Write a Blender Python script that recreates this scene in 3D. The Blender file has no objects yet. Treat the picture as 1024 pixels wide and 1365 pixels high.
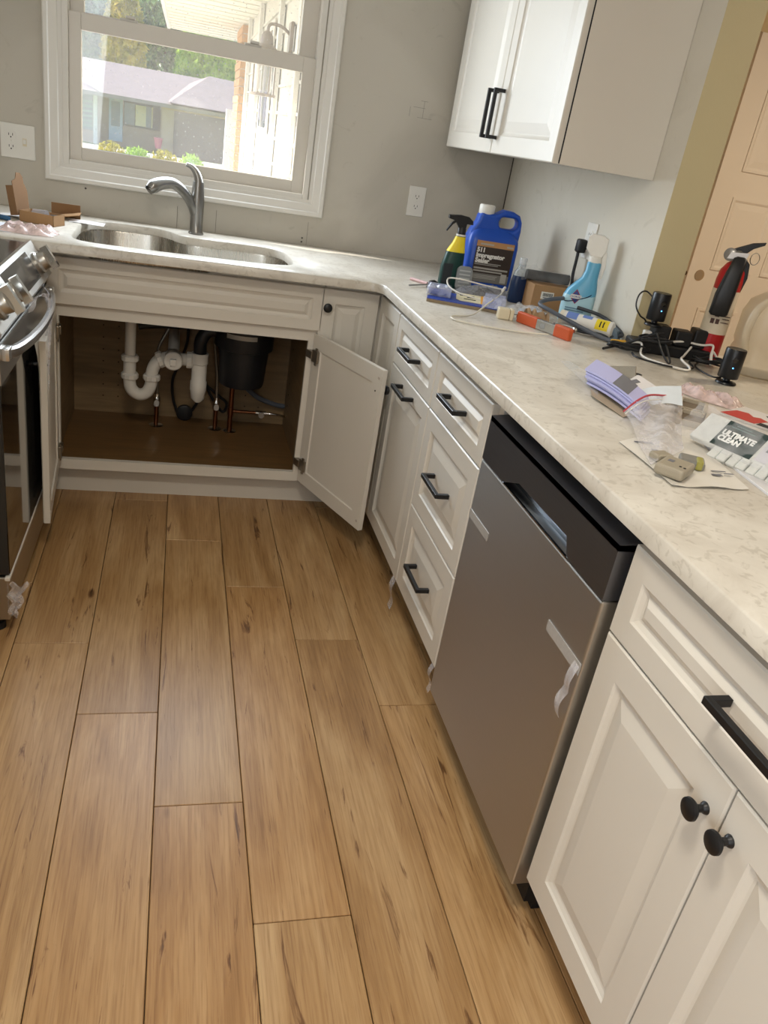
import bpy, bmesh, math, random
from mathutils import Vector, Matrix, Euler
random.seed(7)
S = bpy.context.scene
COL = S.collection

# ------------------------------------------------------------------ camera, sky, sun, lamps, exposure
cam_d = bpy.data.cameras.new('camera')
cam = bpy.data.objects.new('camera', cam_d); COL.objects.link(cam)
M = (Matrix.Rotation(-0.2964, 3, 'Z') @ Matrix.Rotation(1.1348, 3, 'X') @ Matrix.Rotation(0.1738, 3, 'Z'))
cam.matrix_world = Matrix.Translation((-1.332, -3.4047, 1.3591)) @ M.to_4x4()
cam_d.sensor_fit = 'VERTICAL'; cam_d.sensor_height = 32.0
cam_d.lens = 1052.2 / 1365 * 32.0
cam_d.clip_start = 0.02; cam_d.clip_end = 400
S.camera = cam

w = bpy.data.worlds.new('sky'); S.world = w; w.use_nodes = True
nt = w.node_tree
bg = nt.nodes['Background']
sky = nt.nodes.new('ShaderNodeTexSky')
sky.sky_type = 'NISHITA'; sky.sun_disc = False
sky.sun_elevation = math.radians(38); sky.sun_rotation = math.radians(-70)
nt.links.new(sky.outputs[0], bg.inputs[0]); bg.inputs[1].default_value = 0.35

def light(name, kind, loc, energy, color, size=None, sizey=None, aim=None, angle=None):
    d = bpy.data.lights.new(name, kind); d.energy = energy; d.color = color
    o = bpy.data.objects.new(name, d); COL.objects.link(o); o.location = loc
    if kind == 'AREA':
        d.size = size
        if sizey: d.shape = 'RECTANGLE'; d.size_y = sizey
        else: d.shape = 'DISK'
    if angle is not None: d.angle = angle
    if aim is not None:
        o.rotation_euler = (Vector(aim) - Vector(loc)).to_track_quat('-Z', 'Y').to_euler()
    return o
light('sun', 'SUN', (-20, 8, 16), 9.5, (1.0, 0.95, 0.86), aim=(-20 + .75, 8 - .22, 16 - .62), angle=math.radians(0.6))
light('left_fill_light', 'AREA', (-2.36, -4.2, 1.20), 46, (0.86, 0.93, 1.0), 1.8, 1.9, aim=(0, -3.4, 1.0))  # added cool fill light in front of the solid left wall, no patio door there
light('ceiling_lamp_light', 'AREA', (-1.35, -2.9, 2.33), 17, (1.0, 0.92, 0.80), 0.34, aim=(-1.35, -2.9, 0))
light('rear_ceiling_lamp_light', 'AREA', (-1.2, -5.0, 2.33), 13, (1.0, 0.93, 0.82), 0.34, aim=(-1.2, -5.0, 0))
light('hall_lamp_light', 'AREA', (1.5, -1.5, 2.33), 27, (1.0, 0.86, 0.66), 0.34, aim=(1.4, -1.3, 0))
light('window_daylight', 'AREA', (-1.30, -0.012, 1.55), 22, (0.80, 0.90, 1.0), 0.80, 0.82, aim=(-1.30, -2.5, 1.50))

S.view_settings.view_transform = 'Standard'; S.view_settings.look = 'None'
S.view_settings.exposure = 0.24; S.view_settings.gamma = 1.0
S.view_settings.use_curve_mapping = False

# ------------------------------------------------------------------ materials
def srgb(h):
    if isinstance(h, str):
        c = [int(h[i:i+2], 16) / 255 for i in (0, 2, 4)]
    else: c = list(h)
    return tuple((x / 12.92 if x <= .04045 else ((x + .055) / 1.055) ** 2.4) for x in c) + (1,)
MC = {}
def mat(name, col, rough=.5, metal=0, var=0, vscale=8, bump=0, bscale=60, spec=.5, trans=0, alpha=1, emit=0, stretch=None, ior=1.45, sub=0, coat=0):
    if name in MC: return MC[name]
    m = bpy.data.materials.new(name); m.use_nodes = True; t = m.node_tree; n = t.nodes; b = n['Principled BSDF']
    c = srgb(col)
    b.inputs['Base Color'].default_value = c; b.inputs['Roughness'].default_value = rough
    b.inputs['Metallic'].default_value = metal; b.inputs['Specular IOR Level'].default_value = spec
    b.inputs['Transmission Weight'].default_value = trans; b.inputs['Alpha'].default_value = alpha
    b.inputs['IOR'].default_value = ior; b.inputs['Coat Weight'].default_value = coat
    if sub: b.inputs['Subsurface Weight'].default_value = sub; b.inputs['Subsurface Radius'].default_value = (.02, .02, .02)
    if emit: b.inputs['Emission Color'].default_value = c; b.inputs['Emission Strength'].default_value = emit
    tc = n.new('ShaderNodeTexCoord'); src = tc.outputs['Object']
    if stretch:
        mp = n.new('ShaderNodeMapping'); mp.inputs['Scale'].default_value = stretch
        t.links.new(src, mp.inputs[0]); src = mp.outputs[0]
    nz = n.new('ShaderNodeTexNoise'); nz.inputs['Scale'].default_value = vscale; nz.inputs['Detail'].default_value = 4
    t.links.new(src, nz.inputs['Vector'])
    v = max(var, .02)
    mx = n.new('ShaderNodeMix'); mx.data_type = 'RGBA'
    mx.inputs[6].default_value = tuple(x * (1 - v) for x in c[:3]) + (1,)
    mx.inputs[7].default_value = tuple(min(1, x * (1 + v)) for x in c[:3]) + (1,)
    t.links.new(nz.outputs[0], mx.inputs[0]); t.links.new(mx.outputs[2], b.inputs['Base Color'])
    if bump:
        nb = n.new('ShaderNodeTexNoise'); nb.inputs['Scale'].default_value = bscale; nb.inputs['Detail'].default_value = 3
        t.links.new(src, nb.inputs['Vector'])
        bp = n.new('ShaderNodeBump'); bp.inputs['Strength'].default_value = bump; bp.inputs['Distance'].default_value = .002
        t.links.new(nb.outputs[0], bp.inputs['Height']); t.links.new(bp.outputs[0], b.inputs['Normal'])
    MC[name] = m; return m

def film_mat(name, col, a=.25, rough=.12):
    """thin clear plastic: mostly transparent, some gloss and a little milky white"""
    m = bpy.data.materials.new(name); m.use_nodes = True; t = m.node_tree; n = t.nodes
    n.clear()
    out = n.new('ShaderNodeOutputMaterial'); tr = n.new('ShaderNodeBsdfTransparent'); p = n.new('ShaderNodeBsdfPrincipled')
    p.inputs['Base Color'].default_value = srgb(col); p.inputs['Roughness'].default_value = rough
    mx = n.new('ShaderNodeMixShader'); nz = n.new('ShaderNodeTexNoise'); nz.inputs['Scale'].default_value = 35
    tc = n.new('ShaderNodeTexCoord'); t.links.new(tc.outputs['Object'], nz.inputs['Vector'])
    mr = n.new('ShaderNodeMapRange'); mr.inputs[1].default_value = .35; mr.inputs[2].default_value = .7
    mr.inputs[3].default_value = a * .55; mr.inputs[4].default_value = min(1, a * 1.6)
    t.links.new(nz.outputs[0], mr.inputs[0]); t.links.new(mr.outputs[0], mx.inputs[0])
    t.links.new(tr.outputs[0], mx.inputs[1]); t.links.new(p.outputs[0], mx.inputs[2]); t.links.new(mx.outputs[0], out.inputs[0])
    return m

def quartz():
    m = bpy.data.materials.new('quartz'); m.use_nodes = True; t = m.node_tree; n = t.nodes; b = n['Principled BSDF']
    g = n.new('ShaderNodeNewGeometry')
    a = n.new('ShaderNodeTexNoise'); a.inputs['Scale'].default_value = 7; a.inputs['Detail'].default_value = 8; a.inputs['Roughness'].default_value = .62; a.inputs['Distortion'].default_value = .8
    c = n.new('ShaderNodeTexNoise'); c.inputs['Scale'].default_value = 34; c.inputs['Detail'].default_value = 6; c.inputs['Distortion'].default_value = 1.6
    for x in (a, c): t.links.new(g.outputs['Position'], x.inputs['Vector'])
    r = n.new('ShaderNodeValToRGB'); e = r.color_ramp.elements
    e[0].position = .34; e[0].color = srgb('bdb5a8'); e[1].position = .66; e[1].color = srgb('d2ccc0')
    r2 = n.new('ShaderNodeValToRGB'); e = r2.color_ramp.elements
    e[0].position = .36; e[0].color = srgb('b5ada0'); e[1].position = .45; e[1].color = (1, 1, 1, 1)
    mx = n.new('ShaderNodeMix'); mx.data_type = 'RGBA'; mx.blend_type = 'MULTIPLY'; mx.inputs[0].default_value = .30
    t.links.new(a.outputs[0], r.inputs[0]); t.links.new(c.outputs[0], r2.inputs[0])
    t.links.new(r.outputs[0], mx.inputs[6]); t.links.new(r2.outputs[0], mx.inputs[7]); t.links.new(mx.outputs[2], b.inputs['Base Color'])
    b.inputs['Roughness'].default_value = .28
    return m

def plank_mat():
    m = bpy.data.materials.new('oak_plank'); m.use_nodes = True; t = m.node_tree; n = t.nodes; b = n['Principled BSDF']
    L = t.links.new
    tc = n.new('ShaderNodeTexCoord'); oi = n.new('ShaderNodeObjectInfo')
    mul = n.new('ShaderNodeMath'); mul.operation = 'MULTIPLY'; mul.inputs[1].default_value = 91.7; L(oi.outputs['Random'], mul.inputs[0])
    cb = n.new('ShaderNodeCombineXYZ'); L(mul.outputs[0], cb.inputs[0]); L(mul.outputs[0], cb.inputs[1]); L(oi.outputs['Random'], cb.inputs[2])
    ad = n.new('ShaderNodeVectorMath'); L(tc.outputs['Object'], ad.inputs[0]); L(cb.outputs[0], ad.inputs[1])
    def mapped(sc):
        mp = n.new('ShaderNodeMapping'); mp.inputs['Scale'].default_value = sc; L(ad.outputs[0], mp.inputs[0]); return mp.outputs[0]
    def noise(sc, scale, det, dist=0, rough=.55):
        z = n.new('ShaderNodeTexNoise'); z.inputs['Scale'].default_value = scale; z.inputs['Detail'].default_value = det
        z.inputs['Distortion'].default_value = dist; z.inputs['Roughness'].default_value = rough; L(mapped(sc), z.inputs['Vector']); return z.outputs[0]
    def ramp(src, st):
        r = n.new('ShaderNodeValToRGB'); e = r.color_ramp.elements
        e[0].position, e[0].color = st[0][0], srgb(st[0][1]); e[1].position, e[1].color = st[-1][0], srgb(st[-1][1])
        for p, c in st[1:-1]:
            x = e.new(p); x.color = srgb(c)
        L(src, r.inputs[0]); return r.outputs[0]
    def mix(a, c, f, mode='MULTIPLY'):
        x = n.new('ShaderNodeMix'); x.data_type = 'RGBA'; x.blend_type = mode
        if isinstance(f, float): x.inputs[0].default_value = f
        else: L(f, x.inputs[0])
        L(a, x.inputs[6]); L(c, x.inputs[7]); return x.outputs[2]
    base = ramp(noise((7, 1.0, 1), 1.3, 5, 1.2), [(.30, 'a07c50'), (.48, 'b59163'), (.68, 'c8a87c')])
    fine = ramp(noise((90, 2.4, 1), 1.6, 6, .4), [(.33, 'b59a7a'), (.6, 'ffffff')])
    pore = ramp(noise((260, 9, 1), 1.0, 3), [(.36, 'a98e70'), (.46, 'ffffff')])
    crack = ramp(noise((20, 1.7, 1), 1.15, 7, 2.2, .62), [(.285, '3a2412'), (.33, '8f6a45'), (.385, 'ffffff')])
    c = mix(base, fine, .36); c = mix(c, pore, .28); c = mix(c, crack, .75)
    vo = n.new('ShaderNodeTexVoronoi'); vo.inputs['Scale'].default_value = 1.0; L(mapped((6.5, 2.3, 1)), vo.inputs['Vector'])
    knot = ramp(vo.outputs['Distance'], [(.02, '4a3018'), (.04, '86643f'), (.075, 'ffffff')])
    c = mix(c, knot, .8)
    tint = ramp(oi.outputs['Random'], [(0, 'e8e2da'), (.5, 'ffffff'), (1, 'efe3d4')])
    c = mix(c, tint, 1.0)
    L(c, b.inputs['Base Color'])
    b.inputs['Roughness'].default_value = .36; b.inputs['Specular IOR Level'].default_value = .45
    bm_ = n.new('ShaderNodeBump'); bm_.inputs['Strength'].default_value = .12; bm_.inputs['Distance'].default_value = .001
    L(noise((120, 5, 1), 1.4, 4), bm_.inputs['Height']); L(bm_.outputs[0], b.inputs['Normal'])
    return m

def ply_mat(name, c0, c1, axis=(3, 3, 40)):
    m = bpy.data.materials.new(name); m.use_nodes = True; t = m.node_tree; n = t.nodes; b = n['Principled BSDF']
    tc = n.new('ShaderNodeTexCoord'); mp = n.new('ShaderNodeMapping'); mp.inputs['Scale'].default_value = axis
    z = n.new('ShaderNodeTexNoise'); z.inputs['Scale'].default_value = 1.5; z.inputs['Detail'].default_value = 5; z.inputs['Distortion'].default_value = .6
    t.links.new(tc.outputs['Object'], mp.inputs[0]); t.links.new(mp.outputs[0], z.inputs['Vector'])
    r = n.new('ShaderNodeValToRGB'); e = r.color_ramp.elements; e[0].position = .3; e[0].color = srgb(c0); e[1].position = .7; e[1].color = srgb(c1)
    t.links.new(z.outputs[0], r.inputs[0]); t.links.new(r.outputs[0], b.inputs['Base Color']); b.inputs['Roughness'].default_value = .45
    return m

def wall_mat(name, c0, c1, c2):
    """primed drywall with skim-coat patches"""
    m = bpy.data.materials.new(name); m.use_nodes = True; t = m.node_tree; n = t.nodes; b = n['Principled BSDF']
    g = n.new('ShaderNodeNewGeometry')
    a = n.new('ShaderNodeTexNoise'); a.inputs['Scale'].default_value = 2.2; a.inputs['Detail'].default_value = 6; a.inputs['Distortion'].default_value = 1.0
    c = n.new('ShaderNodeTexNoise'); c.inputs['Scale'].default_value = 9; c.inputs['Detail'].default_value = 8; c.inputs['Distortion'].default_value = 2.0
    for x in (a, c): t.links.new(g.outputs['Position'], x.inputs['Vector'])
    r = n.new('ShaderNodeValToRGB'); e = r.color_ramp.elements; e[0].position = .4; e[0].color = srgb(c0); e[1].position = .6; e[1].color = srgb(c1)
    r2 = n.new('ShaderNodeValToRGB'); e = r2.color_ramp.elements; e[0].position = .27; e[0].color = srgb(c2); e[1].position = .36; e[1].color = (1, 1, 1, 1)
    mx = n.new('ShaderNodeMix'); mx.data_type = 'RGBA'; mx.blend_type = 'MULTIPLY'; mx.inputs[0].default_value = .18
    t.links.new(a.outputs[0], r.inputs[0]); t.links.new(c.outputs[0], r2.inputs[0]); t.links.new(r.outputs[0], mx.inputs[6]); t.links.new(r2.outputs[0], mx.inputs[7])
    t.links.new(mx.outputs[2], b.inputs['Base Color']); b.inputs['Roughness'].default_value = .75
    bp = n.new('ShaderNodeBump'); bp.inputs['Strength'].default_value = .06; bp.inputs['Distance'].default_value = .002
    t.links.new(c.outputs[0], bp.inputs['Height']); t.links.new(bp.outputs[0], b.inputs['Normal'])
    return m

def steel_mat(name, col, rough=.3, stretch=(2, 2, 220), aniso=0):
    m = bpy.data.materials.new(name); m.use_nodes = True; t = m.node_tree; n = t.nodes; b = n['Principled BSDF']
    b.inputs['Metallic'].default_value = 1; b.inputs['Base Color'].default_value = srgb(col)
    if aniso:
        tg_ = n.new('ShaderNodeTangent'); tg_.direction_type = 'RADIAL'; tg_.axis = 'Z'; t.links.new(tg_.outputs[0], b.inputs['Tangent'])
        b.inputs['Anisotropic'].default_value = aniso; b.inputs['Anisotropic Rotation'].default_value = .25
    tc = n.new('ShaderNodeTexCoord'); mp = n.new('ShaderNodeMapping'); mp.inputs['Scale'].default_value = stretch
    z = n.new('ShaderNodeTexNoise'); z.inputs['Scale'].default_value = 3; z.inputs['Detail'].default_value = 4
    t.links.new(tc.outputs['Object'], mp.inputs[0]); t.links.new(mp.outputs[0], z.inputs['Vector'])
    mr = n.new('ShaderNodeMapRange'); mr.inputs[3].default_value = rough * .8; mr.inputs[4].default_value = rough * 1.25
    t.links.new(z.outputs[0], mr.inputs[0]); t.links.new(mr.outputs[0], b.inputs['Roughness'])
    bp = n.new('ShaderNodeBump'); bp.inputs['Strength'].default_value = .03; bp.inputs['Distance'].default_value = .0005
    t.links.new(z.outputs[0], bp.inputs['Height']); t.links.new(bp.outputs[0], b.inputs['Normal'])
    return m

def glass_mat(name, veil=.08):
    m = bpy.data.materials.new(name); m.use_nodes = True; t = m.node_tree; n = t.nodes; n.clear()
    out = n.new('ShaderNodeOutputMaterial'); tr = n.new('ShaderNodeBsdfTransparent'); gl = n.new('ShaderNodeBsdfGlossy'); df = n.new('ShaderNodeBsdfTranslucent'); d2 = n.new('ShaderNodeBsdfDiffuse')
    gl.inputs['Roughness'].default_value = .02
    tc = n.new('ShaderNodeTexCoord')
    vo = n.new('ShaderNodeTexVoronoi'); vo.inputs['Scale'].default_value = 60; t.links.new(tc.outputs['Object'], vo.inputs['Vector'])
    r = n.new('ShaderNodeValToRGB'); e = r.color_ramp.elements; e[0].position = .05; e[0].color = (.55, .55, .55, 1); e[1].position = .16; e[1].color = (veil, veil, veil, 1)
    t.links.new(vo.outputs['Distance'], r.inputs[0])
    ad = n.new('ShaderNodeMixShader'); ad.inputs[0].default_value = .4; t.links.new(df.outputs[0], ad.inputs[1]); t.links.new(d2.outputs[0], ad.inputs[2])
    m1 = n.new('ShaderNodeMixShader'); t.links.new(r.outputs[0], m1.inputs[0]); t.links.new(tr.outputs[0], m1.inputs[1]); t.links.new(ad.outputs[0], m1.inputs[2])
    m2 = n.new('ShaderNodeMixShader'); m2.inputs[0].default_value = .05; t.links.new(m1.outputs[0], m2.inputs[1]); t.links.new(gl.outputs[0], m2.inputs[2])
    t.links.new(m2.outputs[0], out.inputs[0]); return m

QZ = quartz(); PLANK = plank_mat()
CAB = mat('cabinet_paint', 'd3cdc2', .38, bump=.04, bscale=90)
CABIN = ply_mat('birch_ply', '756044', '8a7353', (3, 3, 30)); CABFL = ply_mat('cabinet_floor_ply', '6b4f2e', '7c5d38', (3, 40, 3))
DARKGAP = mat('dark_gap', '1a1a1b', .8)
BLACK = mat('matte_black', '121214', .42); BLKP = mat('black_plastic', '141416', .5, bump=.05)
BLKG = mat('black_gloss', '060607', .06, coat=.5)
SS = steel_mat('stainless', 'b8b4ae', .37, aniso=.72); SSB = steel_mat('stainless_bright', 'c9c8c4', .22, (40, 2, 2)); BSS = steel_mat('black_stainless', '77787e', .40, (2, 2, 120))
CHR = mat('chrome', 'd8d8d6', .12, 1); NICK = steel_mat('brushed_nickel', '8f8d89', .3, (30, 30, 4)); COP = mat('copper', '8a5a40', .3, 1)
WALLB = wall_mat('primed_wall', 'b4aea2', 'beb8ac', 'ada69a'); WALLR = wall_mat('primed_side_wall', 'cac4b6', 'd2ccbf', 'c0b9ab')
KHAKI = mat('khaki_paint', 'bcb08c', .6, bump=.1, bscale=120); PEACH = mat('cream_paint', 'd3b98d', .6, bump=.1, bscale=120)
CEIL = mat('ceiling_paint', 'dcd9d2', .8, bump=.1); TRIM = mat('trim_paint', 'd8d4cc', .35); DOORP = mat('door_paint', 'e3d6c4', .35)
WPL = mat('white_plastic', 'dedbd3', .35); WPVC = mat('white_pvc', 'd9d6cf', .35); IVORY = mat('ivory_plastic', 'd9cdb0', .4)
CARD = mat('cardboard', 'a07c56', .8, var=.06, vscale=20, bump=.1); CARDD = mat('cardboard_inner', '7d5d3e', .85)
PAPER = mat('paper', 'dfdcdc', .6); LILAC = mat('lilac_paper', 'b4b4dc', .6); FILM = film_mat('clear_film', 'f2f2f4', .15)
FILM2 = film_mat('milky_film', 'e8e6ea', .28, .2); PRINT = mat('grey_print', '6e6e74', .6); RED = mat('red_paint', 'a5141a', .3)
ORANGE = mat('orange_grip', 'c0562f', .4); BLUEJ = mat('blue_hdpe', '1f4fb4', .36, sub=.05); YEL = mat('yellow_print', 'e8cf28', .45)
DKGRN = mat('dark_green_label', '123a34', .4); SKYB = mat('light_blue_plastic', '62aed2', .28, trans=.15); LBLUE = mat('pale_blue_label', 'a9cfdc', .35)
NAVY = mat('navy_plastic', '10284c', .3); GREYP = mat('grey_plastic', '8d8d8b', .5); GRYC = mat('grey_rubber', '565c66', .45)
TAUPE = mat('taupe_plastic', '9a917f', .45)

# ------------------------------------------------------------------ mesh helpers
class MB:
    def __init__(s): s.bm = bmesh.new(); s.mi = 0
    def faces(s, vs, fs):
        b = [s.bm.verts.new(v) for v in vs]; r = []
        for f in fs:
            try:
                q = s.bm.faces.new([b[i] for i in f]); q.material_index = s.mi; r.append(q)
            except ValueError: pass
        return b, r
    def box(s, x0, y0, z0, x1, y1, z1, bev=0, seg=2, rot=None, taper=None):
        vs = [Vector(v) for v in ((x0, y0, z0), (x1, y0, z0), (x1, y1, z0), (x0, y1, z0), (x0, y0, z1), (x1, y0, z1), (x1, y1, z1), (x0, y1, z1))]
        if taper:
            cx, cy = (x0 + x1) / 2, (y0 + y1) / 2
            for v in vs[4:]: v.x = cx + (v.x - cx) * taper; v.y = cy + (v.y - cy) * taper
        if rot is not None: vs = [rot @ v for v in vs]
        b, f = s.faces(vs, [(0, 3, 2, 1), (4, 5, 6, 7), (0, 1, 5, 4), (1, 2, 6, 5), (2, 3, 7, 6), (3, 0, 4, 7)])
        if bev:
            es = list({e for q in f for e in q.edges})
            r = bmesh.ops.bevel(s.bm, geom=es, offset=bev, segments=seg, profile=.5, affect='EDGES')
            for q in r['faces']: q.material_index = s.mi
        return s
    def prism(s, pts, a0, a1, axis='y', bev=0, seg=2):
        """extrude a closed 2D outline; axis y: pts are (x,z); axis z: (x,y); axis x: (y,z)"""
        def P(p, a): return {'y': (p[0], a, p[1]), 'z': (p[0], p[1], a), 'x': (a, p[0], p[1])}[axis]
        n = len(pts)
        vs = [P(p, a0) for p in pts] + [P(p, a1) for p in pts]
        fs = [tuple(range(n)), tuple(range(2 * n - 1, n - 1, -1))] + [(i, n + i, n + (i + 1) % n, (i + 1) % n) for i in range(n)]
        b, f = s.faces(vs, fs)
        bmesh.ops.recalc_face_normals(s.bm, faces=f)
        if bev:
            es = list({e for q in f for e in q.edges if any(len(g.verts) == n and n > 4 or g in (f[0], f[1]) for g in e.link_faces)})
            bmesh.ops.bevel(s.bm, geom=es, offset=bev, segments=seg, profile=.5, affect='EDGES')
        return s
    def lathe(s, prof, c=(0, 0, 0), n=24, axis=None, sx=1, sy=1):
        """prof: (r,z) list; axis: direction vector (default +z)"""
        q = Vector((0, 0, 1)).rotation_difference(Vector(axis)) if axis else None
        vs = []; c = Vector(c)
        for r, z in prof:
            for k in range(n):
                a = 2 * math.pi * k / n; v = Vector((r * math.cos(a) * sx, r * math.sin(a) * sy, z))
                if q: v = q @ v
                vs.append(c + v)
        fs = []
        for i in range(len(prof) - 1):
            for k in range(n): fs.append((i * n + k, i * n + (k + 1) % n, (i + 1) * n + (k + 1) % n, (i + 1) * n + k))
        fs.append(tuple(range(n - 1, -1, -1))); fs.append(tuple((len(prof) - 1) * n + k for k in range(n)))
        b, f = s.faces(vs, fs); return s
    def cyl(s, p0, p1, r, n=16, r1=None):
        d = Vector(p1) - Vector(p0); return s.lathe([(r, 0), (r if r1 is None else r1, d.length)], p0, n, d)
    def tube(s, pts, r, n=8, smooth=6, caps=True):
        P = [Vector(p) for p in pts]
        if smooth and len(P) > 2:
            Q = []; X = [2 * P[0] - P[1]] + P + [2 * P[-1] - P[-2]]
            for i in range(1, len(X) - 2):
                a, b, c, d = X[i-1], X[i], X[i+1], X[i+2]
                for k in range(smooth):
                    t = k / smooth
                    Q.append(.5 * ((2*b) + (c-a)*t + (2*a-5*b+4*c-d)*t*t + (3*b-a-3*c+d)*t**3))
            Q.append(P[-1]); P = Q
        R = r if callable(r) else (lambda t: r)
        up = Vector((0, 0, 1)); vs = []; prev = None; N = len(P)
        for i, p in enumerate(P):
            d = (P[min(i+1, N-1)] - P[max(i-1, 0)]).normalized()
            if prev is None:
                u = d.cross(up if abs(d.z) < .9 else Vector((1, 0, 0))).normalized()
            else: u = (prev - d * prev.dot(d)).normalized()
            prev = u; v = d.cross(u); rr = R(i / (N - 1))
            for k in range(n):
                a = 2 * math.pi * k / n; vs.append(p + (u * math.cos(a) + v * math.sin(a)) * rr)
        fs = [(i*n+k, i*n+(k+1) % n, (i+1)*n+(k+1) % n, (i+1)*n+k) for i in range(N-1) for k in range(n)]
        if caps: fs += [tuple(range(n-1, -1, -1)), tuple((N-1)*n+k for k in range(n))]
        s.faces(vs, fs); return s
    def sheet(s, fn, nu=10, nv=8, t=.0006):
        """fn(u,v)->xyz ; a thin closed sheet of thickness t"""
        g = [[Vector(fn(i/nu, j/nv)) for j in range(nv+1)] for i in range(nu+1)]
        vs = [p for r in g for p in r] + [p + Vector((0, 0, t)) for r in g for p in r]
        o = (nu+1)*(nv+1); I = lambda i, j: i*(nv+1)+j; fs = []
        for i in range(nu):
            for j in range(nv):
                fs.append((I(i,j), I(i,j+1), I(i+1,j+1), I(i+1,j))); fs.append((o+I(i,j), o+I(i+1,j), o+I(i+1,j+1), o+I(i,j+1)))
        for i in range(nu): fs += [(I(i,0), I(i+1,0), o+I(i+1,0), o+I(i,0)), (I(i,nv), o+I(i,nv), o+I(i+1,nv), I(i+1,nv))]
        for j in range(nv): fs += [(I(0,j), o+I(0,j), o+I(0,j+1), I(0,j+1)), (I(nu,j), I(nu,j+1), o+I(nu,j+1), o+I(nu,j))]
        s.faces(vs, fs); return s
    def loft(s, rings):
        """rings: list of equal-length vertex loops"""
        n = len(rings[0]); vs = [v for r in rings for v in r]
        fs = [(i*n+k, i*n+(k+1) % n, (i+1)*n+(k+1) % n, (i+1)*n+k) for i in range(len(rings)-1) for k in range(n)]
        fs += [tuple(range(n-1, -1, -1)), tuple((len(rings)-1)*n+k for k in range(n))]
        s.faces(vs, fs); return s
    def build(s, name, m, parent=None, smooth=False, loc=None, rotz=0, fix=True):
        if fix: bmesh.ops.recalc_face_normals(s.bm, faces=s.bm.faces[:])
        me = bpy.data.meshes.new(name); s.bm.to_mesh(me); s.bm.free()
        for x in (m if isinstance(m, (list, tuple)) else [m]): me.materials.append(x)
        if smooth:
            for p in me.polygons: p.use_smooth = True
            me.set_sharp_from_angle(angle=math.radians(38))
        o = bpy.data.objects.new(name, me); COL.objects.link(o)
        if parent: o.parent = parent
        if loc: o.location = loc
        if rotz: o.rotation_euler = (0, 0, rotz)
        return o

def tag(o, label, cat, group=None):
    o['label'] = label; o['category'] = cat
    if group: o['group'] = group
    return o
def thing(name, label, cat, loc=(0, 0, 0), rz=0, group=None, rot=None):
    o = bpy.data.objects.new(name, None); COL.objects.link(o); o.empty_display_size = .05
    o.location = loc; o.rotation_euler = rot if rot else (0, 0, rz); return tag(o, label, cat, group)
def struct(o): o['kind'] = 'structure'; return o
def stuff(o): o['kind'] = 'stuff'; return o
def text(body, size, parent, loc, rot, m, name='lettering', ext=.0003, sx=1, align='LEFT', bold=0):
    c = bpy.data.curves.new(name, 'FONT'); c.body = body; c.size = size; c.extrude = ext; c.align_x = align; c.offset = bold; c.space_line = .85
    c.resolution_u = 3
    tmp = bpy.data.objects.new('tmp', c); COL.objects.link(tmp)
    me = bpy.data.meshes.new_from_object(tmp); bpy.data.objects.remove(tmp)
    me.materials.clear(); me.materials.append(m)
    o = bpy.data.objects.new(name, me); COL.objects.link(o); o.parent = parent; o.location = loc; o.rotation_euler = rot; o.scale = (sx, 1, 1)
    return o
PI = math.pi
def rr(w, h, r, n=5, cx=0, cy=0):
    out = []
    for sx, sy, a0 in ((1, 1, 0), (-1, 1, 90), (-1, -1, 180), (1, -1, 270)):
        for k in range(n+1):
            a = math.radians(a0 + 90*k/n); out.append((cx + sx*(w/2-r) + r*math.cos(a), cy + sy*(h/2-r) + r*math.sin(a)))
    return out

# ------------------------------------------------------------------ room shell
CT = .914
fl = MB().box(-2.42, -6.2, -.12, 4.2, 0, -.012).build('floor', mat('subfloor', '3c2c1c', .9)); struct(fl)
def plank(x0, x1, y0, y1):
    g = .0009; b = MB(); cx, cy = (x0+x1)/2, (y0+y1)/2
    b.box(x0-cx+g, y0-cy+g, -.012, x1-cx-g, y1-cy-g, 0, bev=.0012, seg=1)
    o = b.build('plank', PLANK, fl, loc=(cx, cy, 0)); return o
PW = .19; col_x = [-2.42, -2.282, -2.092, -1.902, -1.712] + [-1.522 + PW*i for i in range(7)]
joint = {-1.712: -1.516, -1.522: -1.807, -1.332: -2.11, -1.142: -1.21, -.952: -1.50, -.762: -1.80, -1.902: -1.21, -2.092: -.92, -2.282: -1.8, -2.42: -1.5}
for i, x0 in enumerate(col_x):
    x0 = round(x0, 3); x1 = round(col_x[i+1], 3) if i+1 < len(col_x) else x0+PW
    x1 = min(x1, -.1)
    j = joint.get(x0, -.92 - .3*(i % 4)); ys = [j]
    while ys[-1] > -6.2: ys.append(ys[-1]-1.2)
    y = j
    while y < 0: y += 1.2; ys.insert(0, y)
    for a, b_ in zip(ys[:-1], ys[1:]):
        a = min(a, 0); b_ = max(b_, -6.2)
        if a - b_ > .02: plank(x0, x1, b_, a)
for i in range(20):      # hall and right-hand side beyond the peninsula
    x0 = col_x[-1] + PW*(i+1)
    if x0 + PW > 4.2: break
    j = -.3*(i % 4); ys = [j - 1.2*k for k in range(7)]
    if x0 < -.1: continue
    ys = [0] + [y for y in ys if -6.2 < y < 0] + [-6.2]
    for a, b_ in zip(ys[:-1], ys[1:]): plank(x0, x0+PW, b_, a)

# back wall with the window hole
WX0, WX1, WZ0, WZ1 = -1.765, -.84, 1.085, 2.03
b = MB(); b.box(-2.57, 0, -.12, WX0, .14, 2.5); b.box(WX1, 0, -.12, .12, .14, 2.5); b.box(WX0, 0, -.12, WX1, .14, WZ0); b.box(WX0, 0, WZ1, WX1, .14, 2.5)
wb = struct(b.build('wall_back', WALLB))
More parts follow.
